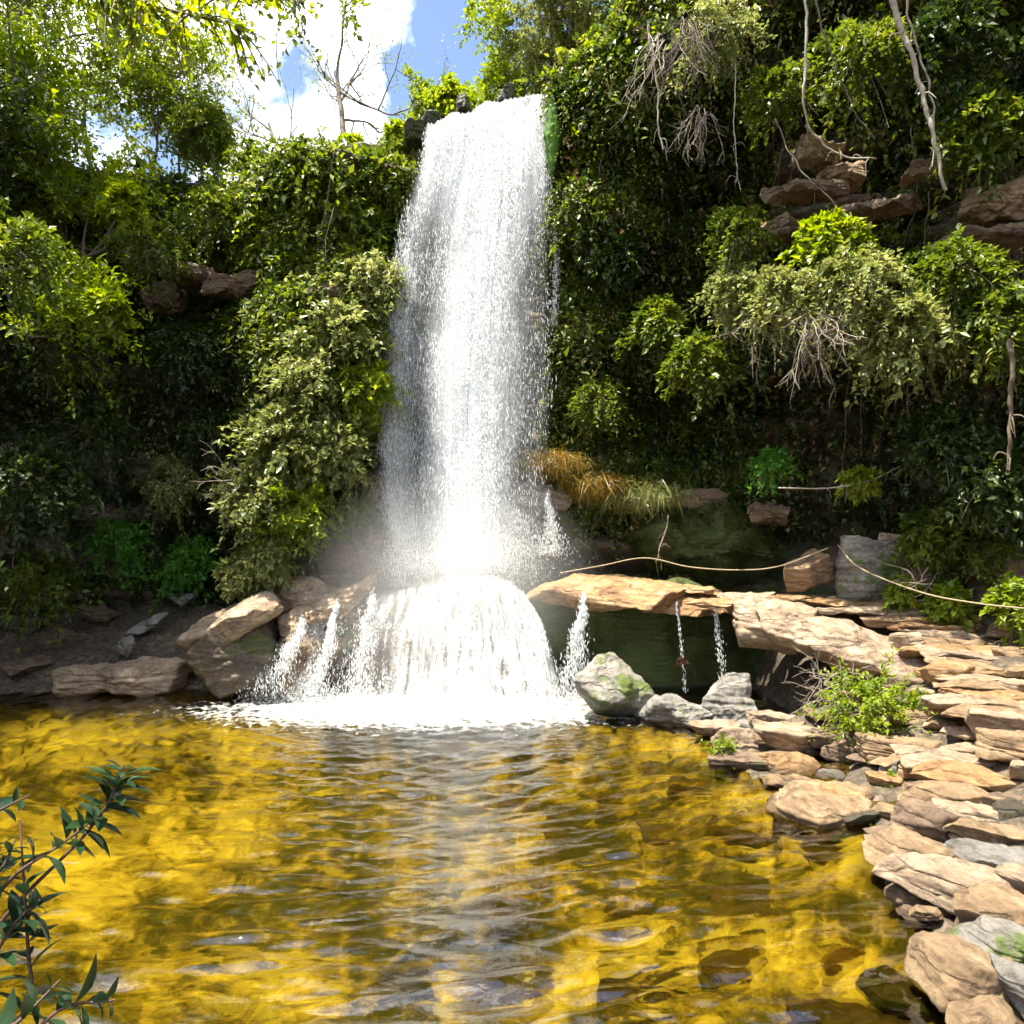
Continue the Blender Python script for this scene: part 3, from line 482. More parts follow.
# boulders under the ledge
rock((616, 688, 11.4), (1.7, 1.1, 1.15), 'pale grey tilted boulder with bright moss on its right edge', 'greymoss', (-24, 22, 12), 'boulder', 61, 44, .05, group=G3, name='boulder', cat='boulder')
rock((668, 714, 11.1), (1.3, .9, .7), 'low grey pitted boulder right of the mossy boulder', 'grey', (-18, -8, 0), 'boulder', 62, 44, .07, group=G3, name='boulder', cat='boulder')
rock((730, 708, 11.0), (.9, .8, .95), 'upright grey pitted boulder with peaked top', 'grey', (-20, 8, 0), 'slab', 63, 44, .06, group=G3, name='boulder', cat='boulder')
ST = [ # x, y, Y, size, label, mat, rot, kind, group
 (734, 745, 9.6, (.75, .6, .42), 'square cream stone with grass at its foot', 'pink', (-14, 0, 5), 'slab', G2),
 (790, 740, 9.5, (.95, .7, .3), 'flat pinkish stone at the cave mouth', 'pink', (0, 3, -10), 'slab', G2),
 (787, 768, 9.0, (.95, .7, .42), 'rounded orange stone at the water edge', 'orange', (-6, 0, 0), 'boulder', G2),
 (848, 755, 9.2, (.8, .6, .42), 'dark brown stone below the leafy shrub', 'brown', (0, 6, 0), 'boulder', G2),
 (830, 738, 9.4, (.9, .5, .2), 'thin flat stone tucked under the dry twigs', 'brown', (0, -4, 12), 'slab', G2),
 (833, 778, 8.6, (.32, .26, .2), 'small violet grey stone near the orange stone', 'grey', (0, 0, 0), 'boulder', G2),
 (897, 770, 8.4, (.5, .42, .4), 'whitish speckled stone beside a small weed', 'grey', (0, 0, 0), 'boulder', G2),
 (825, 806, 7.5, (1.3, .9, .22), 'broad flat half sunken yellowish stone', 'sand', (3, 2, 0), 'slab', G2),
 (862, 817, 7.2, (.42, .16, .12), 'dark narrow stone like a log at the water edge', 'darkrock', (0, -5, 12), 'boulder', G2),
 (905, 752, 8.6, (1.1, .6, .32), 'tan slab joining the shore to the steps', 'sand', (0, 4, -8), 'slab', G1),
 (960, 762, 8.0, (1.5, .6, .2), 'thin tan slab with layered edge below the square blocks', 'pink', (0, 3, -6), 'slab', G1),
 (975, 780, 7.5, (1.3, .65, .17), 'orange tan slab reaching the right frame edge', 'orange', (2, 5, -6), 'slab', G1),
 (950, 799, 7.1, (1.05, .6, .22), 'long slab lying on the dark fronted block', 'sand', (0, 2, -4), 'slab', G1),
 (940, 824, 6.8, (.85, .6, .34), 'block with dark olive front under the long slab', 'brown', (-4, 4, -6), 'slab', G1),
 (1012, 815, 6.6, (.42, .4, .34), 'dark rounded stone at the right frame edge', 'darkrock', (0, 0, 0), 'boulder', G1),
 (1012, 842, 6.3, (.5, .4, .28), 'brown squarish stone below the dark rounded stone', 'brown', (0, 0, 10), 'boulder', G1),
 (975, 838, 6.4, (.4, .45, .10), 'pale leaf shaped flake of stone lying flat', 'pink', (6, 8, 30), 'slab', G1),
 (908, 850, 6.05, (.82, .55, .2), 'tan pointed slab with its tip over the water', 'sand', (4, 4, -10), 'slab', G2),
 (1000, 862, 5.9, (.9, .5, .14), 'thin grey slab behind the pink slab', 'grey', (2, 6, -10), 'slab', G2),
 (955, 884, 5.5, (1.15, .5, .24), 'long pink slab with dark wet underside', 'pink', (7, 7, -12), 'slab', G2),
 (1020, 880, 5.5, (.5, .5, .16), 'pale slab piece at the right end of the pink slab', 'pink', (4, 7, 20), 'slab', G2),
 (995, 912, 5.15, (.68, .45, .22), 'tan ridged slab below the pink slab', 'sand', (4, 2, -8), 'slab', G2),
 (1003, 938, 4.85, (.62, .42, .16), 'slab with green stained side over the dark gap', 'greymoss', (2, 9, -12), 'slab', G2),
 (958, 975, 4.5, (.52, .62, .30), 'large rounded tan stone pointing to lower right', 'sand', (14, 14, 38), 'slab', G2),
 (905, 1000, 4.65, (.62, .42, .12), 'dark flat wet stone left of the rounded tan stone', 'shore', (3, 14, -18), 'slab', G2),
 (1024, 992, 4.3, (.34, .4, .30), 'grey tan stone cut by the lower right corner', 'grey', (0, -20, 20), 'slab', G2),
 (980, 1018, 4.15, (.45, .3, .16), 'small yellow stone at the bottom frame edge', 'sand', (0, 0, 0), 'boulder', G2),
 (1000, 965, 4.7, (.26, .26, .12), 'small ochre stone wedged between larger ones', 'orange', (0, 0, 0), 'boulder', G2),
 (925, 913, 5.3, (.25, .18, .08), 'small flat stone awash by the pink slab', 'sand', (0, 0, 0), 'slab', G2),
 (905, 893, 5.6, (.3, .25, .13), 'small brown stone under the tip of the pink slab', 'brown', (0, 0, 0), 'boulder', G2),
 (850, 1022, 4.6, (.85, .5, .12), 'submerged orange brown stone near the bottom edge', 'brown', (2, 3, -10), 'slab', G2),
 (945, 868, 5.9, (.6, .5, .16), 'darker slab beneath the pointed tan slab', 'brown', (0, 0, 0), 'slab', G2),
 (1004, 746, 7.7, (.62, .5, .26), 'square tan block on the right of the steps', 'sand', (0, 3, -8), 'slab', G1),
 (1000, 724, 8.1, (.8, .5, .26), 'pale square block above the tan block', 'pink', (0, 3, -8), 'slab', G1),
]
for i in range(15):     # the flight of irregular steps
    f = i / 14; x = 1008 - 125 * f ** 2 + random.uniform(-10, 10); y = 712 - 106 * f; Yd = 8.4 + 3.7 * f
    lb = ['lowest', 'second', 'third', 'fourth', 'fifth', 'sixth', 'seventh', 'eighth', 'ninth', 'tenth', 'eleventh', 'twelfth', 'thirteenth', 'fourteenth', 'highest'][i]
    ST.append((x, y, Yd, (1.9 + random.uniform(-.3, .4), .8, .15 + .05 * random.random()), lb + ' thin slab of the stone steps counting up from the square blocks', ['sand', 'pink', 'orange'][i % 3], (random.uniform(-2, 3), random.uniform(-2, 5), random.uniform(-12, 4)), 'slab', G1))
for i, (x, y, Yd) in enumerate([(958, 703, 8.9), (1018, 690, 8.9), (945, 672, 9.6), (1015, 655, 10), (905, 640, 10.6), (968, 622, 11.2), (1005, 632, 10.8)]):
    ST.append((x, y, Yd, (.5 + .3 * random.random(), .4, .22), ['short block propped under the left end of the lower steps', 'short block at the frame edge beside the middle steps', 'reddish block at the left end of the middle steps', 'stubby block at the frame edge near the upper steps', 'loose block touching the long sloping slab', 'small square block standing behind the upper steps', 'loose orange block right of the upper steps'][i], ['sand', 'pink', 'orange'][i % 3], (0, random.uniform(-5, 5), random.uniform(-25, 25)), 'slab', G1))
for i, (x, y, Yd) in enumerate([(715, 603, 12.2), (745, 596, 12.6), (790, 598, 12.4), (830, 603, 12), (850, 610, 11.7), (690, 590, 13.0)]):
    ST.append((x, y, Yd, (1.0, .6, .10), ['thin red slab at the ledge corner above the trickles', 'thin layered slab behind the jutting pale block', 'flat red stone on the path beside the tilted tan block', 'thin slab at the top of the path', 'flat orange piece where path and steps meet', 'flat stone on the ledge below the rope'][i], ['orange', 'pink', 'orange'][i % 3], (2, random.uniform(-3, 3), random.uniform(-20, 20)), 'slab', G1))
for i, (x, y, Yd, sz, lb, mt, rt, kd, gp) in enumerate(ST):
    rock((x, y, Yd), sz, lb, mt, rt, kd, 100 + i * 3, 28 if Yd < 9.5 else 16, .05, name='stone', cat='stone', group=gp)

fg = np.random.default_rng(91); cand = np.stack([fg.uniform(-1.5, 7.2, 9000), fg.uniform(3.9, 11.0, 9000)], -1); sdc = pool_sd(cand[:, 0], cand[:, 1]); done = []
ppx, ppy = proj(np.c_[cand, ground_z(cand[:, 0], cand[:, 1])])
for (xx, yy), dd, qx, qy in zip(cand, sdc, ppx, ppy):
    if not (-3.4 < dd < 3.6) or qx > 1040 or qy > 1040 or (qy < 690 and qx < 900): continue
    under = dd < -.05
    if under and (fg.random() < .55 or dd > -.35 or qx < 250): continue
    if any((xx - a) ** 2 + (yy - b) ** 2 < (.40 if dd > 0 else .75) ** 2 for a, b in done): continue
    done.append((xx, yy)); w = fg.uniform(.4, .8) + .5 * fg.random() ** 2; h = fg.uniform(.08, .19); zc = float(ground_z(np.array([xx]), np.array([yy]))[0]) + h * .22; mk = ['sand', 'brown', 'pink', 'sand', 'pink', 'brown', 'sand', 'orange'][fg.integers(8)]
    if under: zc = min(zc - h * .2, -.16); mk = ['sand', 'brown', 'orange', 'brown'][fg.integers(4)]
    word = {'sand': 'tan', 'brown': 'brown', 'pink': 'pale pink', 'grey': 'grey', 'orange': 'orange'}[mk]
    lb = ('blurred ' + word + ' stone lying on the bed under the amber water') if under else ('small ' + word + ' filler stone packed in the rubble between pool and steps')
    rock(None, (w, min(w, .7) * fg.uniform(.5, .75), h), lb, mk, (fg.uniform(-5, 6), fg.uniform(-5, 8), fg.uniform(-30, 10)), 'slab' if fg.random() < .9 else 'boulder', int(fg.integers(1, 9000)), 28, .06, name='stone', cat='stone', group=('sunken ' if under else 'loose ') + word + ' stones of the right bank', loc=(xx, yy, zc))
# ------------------------------------------------------------------ falling water
def water_mat(name, dens, sx, sy, soft=.25, lo=.42, hi=.7):
    m, t, o = newmat(name); l = t.links.new
    uv = N(t, 'ShaderNodeUVMap', uv_map='UVMap'); mp = N(t, 'ShaderNodeMapping'); mp.inputs['Scale'].default_value = (sx, sy, 1); l(uv.outputs[0], mp.inputs['Vector'])
    n = N(t, 'ShaderNodeTexNoise', Scale=1.0, Detail=7.0, Roughness=.68, Distortion=.3); l(mp.outputs[0], n.inputs['Vector'])
    r = ramp(t, [(lo, (0, 0, 0)), (hi, (1, 1, 1))]); l(n.outputs['Fac'], r.inputs[0])
    a = N(t, 'ShaderNodeAttribute', attribute_name='dens'); ml = N(t, 'ShaderNodeMath', operation='MULTIPLY'); l(r.outputs[0], ml.inputs[0]); l(a.outputs['Fac'], ml.inputs[1])
    m2 = N(t, 'ShaderNodeMath', operation='MULTIPLY', use_clamp=True); m2.inputs[1].default_value = dens; l(ml.outputs[0], m2.inputs[0])
    d = N(t, 'ShaderNodeBsdfDiffuse', Color=(.9, .92, .93, 1)); tl = N(t, 'ShaderNodeBsdfTranslucent', Color=(.9, .92, .93, 1)); x0 = N(t, 'ShaderNodeMixShader', Fac=.45); l(d.outputs[0], x0.inputs[1]); l(tl.outputs[0], x0.inputs[2])
    tr = N(t, 'ShaderNodeBsdfTransparent'); x = N(t, 'ShaderNodeMixShader'); l(m2.outputs[0], x.inputs[0]); l(tr.outputs[0], x.inputs[1]); l(x0.outputs[0], x.inputs[2]); l(x.outputs[0], o.inputs['Surface'])
    return m
m, t, o = newmat('water_drops'); l = t.links.new
d_ = N(t, 'ShaderNodeBsdfDiffuse', Color=(.92, .94, .95, 1)); tl = N(t, 'ShaderNodeBsdfTranslucent', Color=(.92, .94, .95, 1)); x0 = N(t, 'ShaderNodeMixShader', Fac=.45)
l(d_.outputs[0], x0.inputs[1]); l(tl.outputs[0], x0.inputs[2]); l(x0.outputs[0], o.inputs['Surface']); M['drops'] = m
def sheet(name, root, G, dens, mat, uvs):
    nu, nv = G.shape[:2]; V = G.reshape(-1, 3); fc = grid_faces(nu, nv); me = mesh(name, V - np.array(root.location), fc, mat, True)
    ul = me.uv_layers.new(name='UVMap'); uu, vv = np.meshgrid(np.linspace(0, 1, nu) * uvs[0], np.linspace(0, 1, nv) * uvs[1], indexing='ij'); uvv = np.stack([uu, vv], -1).reshape(-1, 2)
    ul.data.foreach_set('uv', uvv[fc.ravel()].astype(np.float32).ravel())
    a = me.attributes.new('dens', 'FLOAT', 'POINT'); a.data.foreach_set('value', dens.astype(np.float32).ravel()); return link(name, me, root)
def drops(mb, P, D, Ln, Wd):
    n = len(P); D = unit(D); A = unit(np.cross(D, np.array([.3, .9, .1]))); B = np.cross(D, A); Ln = Ln[:, None]; Wd = Wd[:, None]
    rg = [P + Wd * (math.cos(a) * A + math.sin(a) * B) for a in (0, 2.094, 4.189)]
    V = np.stack([P - D * Ln * .7, *[q + D * Ln * .3 for q in rg]], 1).reshape(-1, 3); a = np.arange(n)[:, None] * 4
    mb.add(V, np.concatenate([a + np.array(q) for q in [(0, 1, 2), (0, 2, 3), (0, 3, 1), (1, 3, 2)]]))
def interp(t, pts): return np.interp(t, [p[0] for p in pts], [p[1] for p in pts])
# tall fall: left and right limits by height (pixel rows of the photograph, on the falling curve)
def fall_pt(s, y, jy=0):
    """s 0..1 across, y image row"""
    f = (y - 95) / 465.; xl = interp(y, [(95, 428), (150, 420), (220, 400), (300, 385), (380, 376), (480, 376), (565, 392)]); xr = interp(y, [(95, 546), (200, 551), (400, 552), (565, 545)])
    x = xl + (xr - xl) * s; Yd = 15.15 - 1.25 * np.sqrt(np.clip(f, 0, 1)) * .9 + jy; return at(x, y, Yd)
root = empty('waterfall', (-.7, 14.2, 2.2), 'tall white waterfall dropping from the cliff lip onto the domed rock', 'waterfall')
def sdens(s, f):
    c1 = interp(f, [(0, .62), (.4, .56), (.75, .55), (1, .48)]); w1 = interp(f, [(0, .32), (.3, .155), (1, .14)])
    core = np.exp(-((s - c1) / w1) ** 2); left_ = .48 * np.exp(-((s - .08) / .09) ** 2) * sm(.1, .5, f); lip = .8 * (1 - sm(.0, .30, f)) * sm(0, .1, s)
    tail = .17 * np.exp(-((s - c1) / .34) ** 2)
    return (2.6 * core + tail) * interp(f, [(0, .7), (.5, 1), (1, 1.0)]) + left_ + lip + .03
g = np.random.default_rng(21)
n = 620000; s_ = g.random(n); y_ = 95 + 492 * g.random(n); f_ = (y_ - 95) / 492; y0 = 95 + 33 * (1 - s_) ** 1.6 + 7 * perlin(np.stack([s_ * 7, 0 * s_, 0 * s_ + 2], -1)) + 3 * perlin(np.stack([s_ * 30, 0 * s_, 0 * s_ + 2], -1))
clus = np.clip(.6 + 1.2 * fbm(np.stack([s_ * 30, y_ * .018, 0 * s_], -1), 3) + .7 * perlin(np.stack([s_ * 5, y_ * .02, 0 * s_ + 6], -1)), 0.05, 1.8)
keep = (g.random(n) < .66 * sdens(s_, f_) * clus) & (y_ > y0)
s_, y_, f_ = s_[keep], y_[keep], f_[keep]
P = fall_pt(s_ + g.normal(0, .008 + .02 * f_), y_, g.normal(0, .08 + .22 * f_))
mb = MB(); D = np.stack([g.normal(0, .08, len(P)), -.15 + g.normal(0, .08, len(P)), -np.ones(len(P))], -1); sz = .0034 + .0065 * g.random(len(P)) ** 3
drops(mb, P, D, sz * (6 + 8 * g.random(len(P))), sz * .7); V, Fs = mb.get(); child('water_drops', V, Fs, M['drops'], root)
wm1 = water_mat('water_veil', .95, 30, 2.2, lo=.26, hi=.80)
for k in range(4):
    uu, vv = np.meshgrid(np.linspace(0, 1, 70), np.linspace(0, 1, 110), indexing='ij'); yy0 = 97 + 33 * (1 - uu) ** 1.6 + 7 * perlin(np.stack([uu * 7, 0 * uu, 0 * uu + 2], -1)); yy = yy0 + (580 - yy0) * vv
    G = fall_pt(np.clip(uu, 0, 1), yy, (k - 1.5) * (.05 + .16 * vv)); G[..., 1] += .07 * perlin(np.stack([uu * 14 + k * 5, vv * 2, 0 * uu + k], -1)) * (.2 + vv)
    dn = sdens(uu, vv) * .95 * sm(0, .10, uu) * sm(1, .93, uu) * (.8 + .2 * sm(0, .05, vv)) * (1 - sm(.88, 1, vv))
    sheet('water_veil', root, G, dn, wm1, (1 + .13 * k, 1 + .2 * k))
# lower cascade
top_ = spline([at(*q) for q in [(276, 640, 12.75), (320, 612, 12.95), (360, 596, 13.1), (400, 588, 13.2), (435, 579, 13.3), (472, 574, 13.35), (502, 576, 13.25), (524, 588, 13.1)]], 200)
bot_ = spline([onz(x, y, .0) for x, y in [(250, 696), (300, 702), (370, 708), (430, 713), (508, 717), (574, 713)]], 200)
def casc(a, t, jy=0):
    a = np.clip(a, 0, 1) * 199; i = np.minimum(a.astype(int), 198); f = (a - i)[..., None]; A = top_[i] * (1 - f) + top_[i + 1] * f; B = bot_[i] * (1 - f) + bot_[i + 1] * f
    h = np.power(t, .97)[..., None]; P = A * (1 - h) + B * h; zt = np.power(t, 1.0); P[..., 2] = A[..., 2] * (1 - zt) + B[..., 2] * zt; P[..., 1] += jy; P += (np.sin(np.pi * np.clip(t, 0, 1)) ** .5)[..., None] * np.stack([.10 * perlin(np.stack([a * .05, t * 1.5, 0 * t + 3], -1)), .28 * perlin(np.stack([a * .045, t * 1.3, 0 * t + 8], -1)), .10 * perlin(np.stack([a * .06, t * 1.5, 0 * t + 5], -1))], -1); return P
root = empty('cascade', (-1.3, 12.6, 0), 'white fan shaped cascade spreading from the domed rock into the pool', 'waterfall')
def cdens(a, t):
    return interp(a, [(0, .12), (.05, .7), (.09, .08), (.17, .5), (.21, .08), (.33, .08), (.37, .3), (.42, .12), (.52, .9), (.65, 1.15), (.8, .9), (.93, 1.1), (1, .6)]) * (1.2 - .4 * t) + .5 * (1 - t) ** 3 * (a > .35)
n = 520000; a_ = g.random(n); t_ = g.random(n); cl = np.clip(.2 + 2.4 * fbm(np.stack([a_ * 38, t_ * 2.4, 0 * a_ + 9], -1), 3), 0, 1.7) * np.clip(.9 + 1.6 * fbm(np.stack([a_ * 7, t_ * 1.2, 0 * a_ + 4], -1), 2), .15, 1.6) * sm(-.02, .12, t_ - .16 * (.5 + perlin(np.stack([a_ * 15, 0 * a_, 0 * a_ + 2], -1))))
keep = g.random(n) < .32 * cdens(a_, t_) * cl; a_, t_ = a_[keep], t_[keep]
P = casc(a_ + g.normal(0, .004, len(a_)), t_, g.normal(-.06, .05, len(a_))); P2 = casc(a_, np.clip(t_ + .02, 0, 1.02)); P1 = casc(a_, t_)
sz = .0042 + .009 * g.random(len(P)) ** 3; mb = MB(); drops(mb, P, unit(P2 - P1 + 1e-6) + g.normal(0, .12, P.shape), sz * (3.5 + 3 * g.random(len(P))), sz * .62); V, Fs = mb.get(); child('water_drops', V, Fs, M['drops'], root)
wm2 = water_mat('water_cascade', 1.0, 42, 3.2, lo=.42, hi=.66)
for k in range(3):
    uu, vv = np.meshgrid(np.linspace(0, 1, 120), np.linspace(0, 1, 50), indexing='ij'); G = casc(uu, vv, (k - 1) * .07); G[..., 1] += .05 * perlin(np.stack([uu * 20 + k * 9, vv * 2, 0 * uu], -1))
    dn = cdens(uu, vv) * .55 * sm(0, .08, vv) * sm(0, .05, uu) * sm(1, .96, uu); sheet('water_veil', root, G, dn, wm2, (1 + .11 * k, 1 + .2 * k))
# splash drops round the foot and impact
P = np.concatenate([casc(g.random(20000), np.ones(20000)) + g.normal(0, 1, (20000, 3)) * np.array([.15, .25, .12]), at(462, 562, 13.35) + g.normal(0, 1, (15000, 3)) * np.array([.62, .3, .19])]); P = P[P[:, 2] > .01]
sz = .004 + .004 * g.random(len(P)); mb = MB(); drops(mb, P, g.normal(size=P.shape), sz * 2.4, sz * .8); V, Fs = mb.get(); child('splash_drops', V, Fs, M['drops'], root)
# small trickles
def trickle(pts, label, w, n, seed, group='thin trickles falling from the ledge'):
    g = np.random.default_rng(seed); C = spline([at(*q) for q in pts], 60); root = empty('trickle', C[-1], label, 'trickle', group)
    t = g.random(n); i = (t * 58).astype(int); P = C[i] + (C[i + 1] - C[i]) * g.random((n, 1)) + g.normal(0, 1, (n, 3)) * np.array([w, w * .6, .02]) * (.4 + .8 * t[:, None]) * np.where(w > .06, .55 + .9 * t[:, None] ** 1.5, 1); P[:, 0] += w * .9 * perlin(np.stack([t * 3, 0 * t, 0 * t + seed], -1)); P[:, 2] += .06 * g.normal(0, 1, n) * (t < .12); sz = .006 + .008 * g.random(n)
    mb = MB(); drops(mb, P, np.array([0, 0, -1.]) + g.normal(0, .15, P.shape), sz * 4.5, sz * .6); V, Fs = mb.get(); child('water_drops', V, Fs, M['drops'], root)
trickle([(584, 598, 12.2), (578, 640, 12.1), (570, 700, 11.95)], 'broadest trickle spilling from the orange ledge beside the main cascade', .10, 2600, 1)
trickle([(676, 606, 12.1), (681, 640, 12.1), (685, 695, 12.1)], 'thin line of drops falling left of the pale jutting block', .015, 170, 2)
trickle([(714, 606, 12.0), (719, 640, 12.0), (724, 695, 12.0)], 'double line of drops falling just beside the pale jutting block', .04, 330, 3)
trickle([(303, 622, 12.4), (288, 655, 12.25), (268, 695, 12.15)], 'left rivulet running off the sloping pinkish ledge beside the boulder', .12, 1500, 8, 'rivulets over the left ledge')
trickle([(338, 606, 12.5), (326, 650, 12.25), (312, 699, 12.1)], 'second rivulet from the left over the sloping pinkish ledge', .08, 1900, 9, 'rivulets over the left ledge')
trickle([(372, 596, 12.6), (362, 650, 12.3), (352, 703, 12.1)], 'third rivulet from the left at the edge of the main cascade', .14, 1700, 10, 'rivulets over the left ledge')
for x, y, w, lb in [(432, 124, .5, 'dark wet stone at the left end of the falls lip'), (462, 108, .35, 'dark wet stone poking through the left half of the falls lip'), (506, 98, .4, 'dark wet stone poking through the middle of the falls lip'), (415, 135, .7, 'mossy stone on the rim just left of the falls lip')]:
    rock((x, y, 15.55), (w, .8, .3), lb, 'darkrock', (5, x % 9, 10), 'slab', x, 28, .1, name='lip_stone', cat='stone', group='stones along the falls lip')
trickle([(548, 96, 15), (550, 180, 14.8), (556, 250, 14.7), (553, 330, 14.7)], 'narrow stream sliding down the green moss tongue at the right of the lip', .035, 1500, 4, None)
trickle([(500, 486, 14.3), (506, 520, 14.1), (508, 556, 14)], 'veil of drops tumbling over the stepped rock right behind the main fall', .28, 5000, 6, 'thin films over the ledges behind the fall')
trickle([(548, 496, 14.1), (552, 525, 14.0), (552, 556, 13.95)], 'thin film falling from the wet ledge right of the main fall', .10, 1300, 7, 'thin films over the ledges behind the fall')
# mist
bm = MB(); D, Fc = CS[16]; bm.add(D * np.array([3.0, 1.6, 2.3]) + np.array([-1.1, 13.0, 2.0]), Fc); V, Fs = bm.get(); me = mesh('spray_mist', V - np.array([-1.1, 13.0, 2.0]), Fs); o = link('spray_mist', me); o.location = (-1.1, 13.0, 2.0)
m, t, ou = newmat('spray_mist'); l = t.links.new; c = N(t, 'ShaderNodeTexCoord'); vm = N(t, 'ShaderNodeVectorMath', operation='MULTIPLY'); vm.inputs[1].default_value = (1 / 3.0, 1 / 1.6, 1 / 2.3); l(c.outputs['Object'], vm.inputs[0])
ln = N(t, 'ShaderNodeVectorMath', operation='LENGTH'); l(vm.outputs[0], ln.inputs[0]); mr = N(t, 'ShaderNodeMapRange', interpolation_type='SMOOTHSTEP'); mr.inputs['From Min'].default_value = 1.0; mr.inputs['From Max'].default_value = .0; mr.inputs['To Max'].default_value = .30; l(ln.outputs['Value'], mr.inputs['Value'])
pv = N(t, 'ShaderNodeVolumePrincipled'); pv.inputs['Color'].default_value = (1, 1, 1, 1); l(mr.outputs[0], pv.inputs['Density']); l(pv.outputs[0], ou.inputs['Volume']); me.materials.append(m)
tag(o, 'soft white spray hanging where the waterfall strikes the rocks', 'spray', kind='stuff')

# ------------------------------------------------------------------ shrubs
GS = 'pale sunlit shrubs cascading left of the waterfall'
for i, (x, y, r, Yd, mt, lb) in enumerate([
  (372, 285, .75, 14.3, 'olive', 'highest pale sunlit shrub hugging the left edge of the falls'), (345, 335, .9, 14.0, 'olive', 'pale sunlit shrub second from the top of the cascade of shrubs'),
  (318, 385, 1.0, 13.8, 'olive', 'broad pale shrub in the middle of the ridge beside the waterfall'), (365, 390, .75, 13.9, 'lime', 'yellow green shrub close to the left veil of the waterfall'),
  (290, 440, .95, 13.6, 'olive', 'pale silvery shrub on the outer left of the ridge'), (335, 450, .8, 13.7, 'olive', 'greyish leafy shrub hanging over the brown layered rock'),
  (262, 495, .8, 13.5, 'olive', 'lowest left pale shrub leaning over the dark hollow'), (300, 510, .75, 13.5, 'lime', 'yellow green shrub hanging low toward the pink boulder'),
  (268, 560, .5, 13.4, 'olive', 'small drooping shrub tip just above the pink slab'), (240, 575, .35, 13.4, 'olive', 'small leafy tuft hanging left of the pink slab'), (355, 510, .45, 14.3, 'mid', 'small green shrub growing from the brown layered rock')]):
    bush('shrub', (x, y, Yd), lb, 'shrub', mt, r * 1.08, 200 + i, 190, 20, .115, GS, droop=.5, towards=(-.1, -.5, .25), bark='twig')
GR = 'shrubs growing out of the right cliff'
for i, (x, y, r, Yd, mt, lb) in enumerate([
  (860, 285, .95, 11.2, 'olive', 'brightest pale shrub jutting from the right cliff above the dry twigs'), (790, 300, .8, 11.8, 'olive', 'pale shrub left of the brightest shrub on the right cliff'), (738, 290, .65, 12.6, 'olive', 'leftmost pale shrub on the right cliff'),
  (905, 330, .8, 11.0, 'olive', 'green shrub hanging right of the dry twigs'), (830, 240, .6, 11.8, 'lime', 'yellow green shrub under the bare rock patch'), (740, 235, .7, 12.8, 'mid', 'green shrub above the leftmost pale shrub'),
  (960, 270, .8, 10.8, 'mid', 'leafy green shrub below the tan rock face near right edge'), (1000, 320, .8, 10.4, 'mid', 'green shrub cut by the right frame edge at mid height'), (700, 360, .7, 13.2, 'mid', 'rounded green shrub on the creeper wall'),
  (660, 320, .6, 14.0, 'mid', 'green clump on the creeper wall nearest the waterfall'), (770, 465, .45, 12.8, 'fern', 'bright green fern like plant in the dark hollow'), (860, 480, .35, 12.2, 'lime', 'small lit sprig on a horizontal branch in the hollow'),
  (940, 440, .9, 11.4, 'dark', 'dark shrub in the hollow above the stone path'), (1000, 470, .8, 10.8, 'dark', 'dark shrub at the right edge above the outcrops'), (940, 530, .6, 11.6, 'mid', 'small leaved shrub over the pale topped outcrop'),
  (990, 555, .5, 11.2, 'mid', 'speckled shrub beside the rope at the right'), (900, 590, .3, 11.6, 'lime', 'light weed at the foot of the outcrop'), (1020, 600, .5, 10.2, 'lime', 'lime shrub at the right frame edge above the steps'), (950, 600, .35, 11.2, 'lime', 'spiky light weed behind the upper steps'),
  (980, 130, .8, 11.2, 'mid', 'green shrub high by the right frame edge'), (720, 30, .9, 12.6, 'olive', 'brownish shrub drooping from the overhang at the top'), (780, 90, .7, 12.6, 'mid', 'green shrub under the overhang beside the long liana'), (860, 60, .9, 11.8, 'mid', 'leafy shrub at the top between the two lianas'),
  (950, 40, .9, 11.2, 'dark', 'dark shrub at the top right under the rim'), (620, 250, .6, 14.6, 'dark', 'dark leafy clump beside the moss tongue'), (600, 400, .7, 14.6, 'mid', 'mid green clump above the orange grass')]):
    bush('shrub', (x, y, Yd), lb, 'shrub', mt, r, 260 + i, 150 if r > .5 else 60, 20, .085 + .012 * (i % 5), GR, droop=.85, towards=(-.35, -.4, .3), bark='twig')
GL = 'shrubs on the left wall'
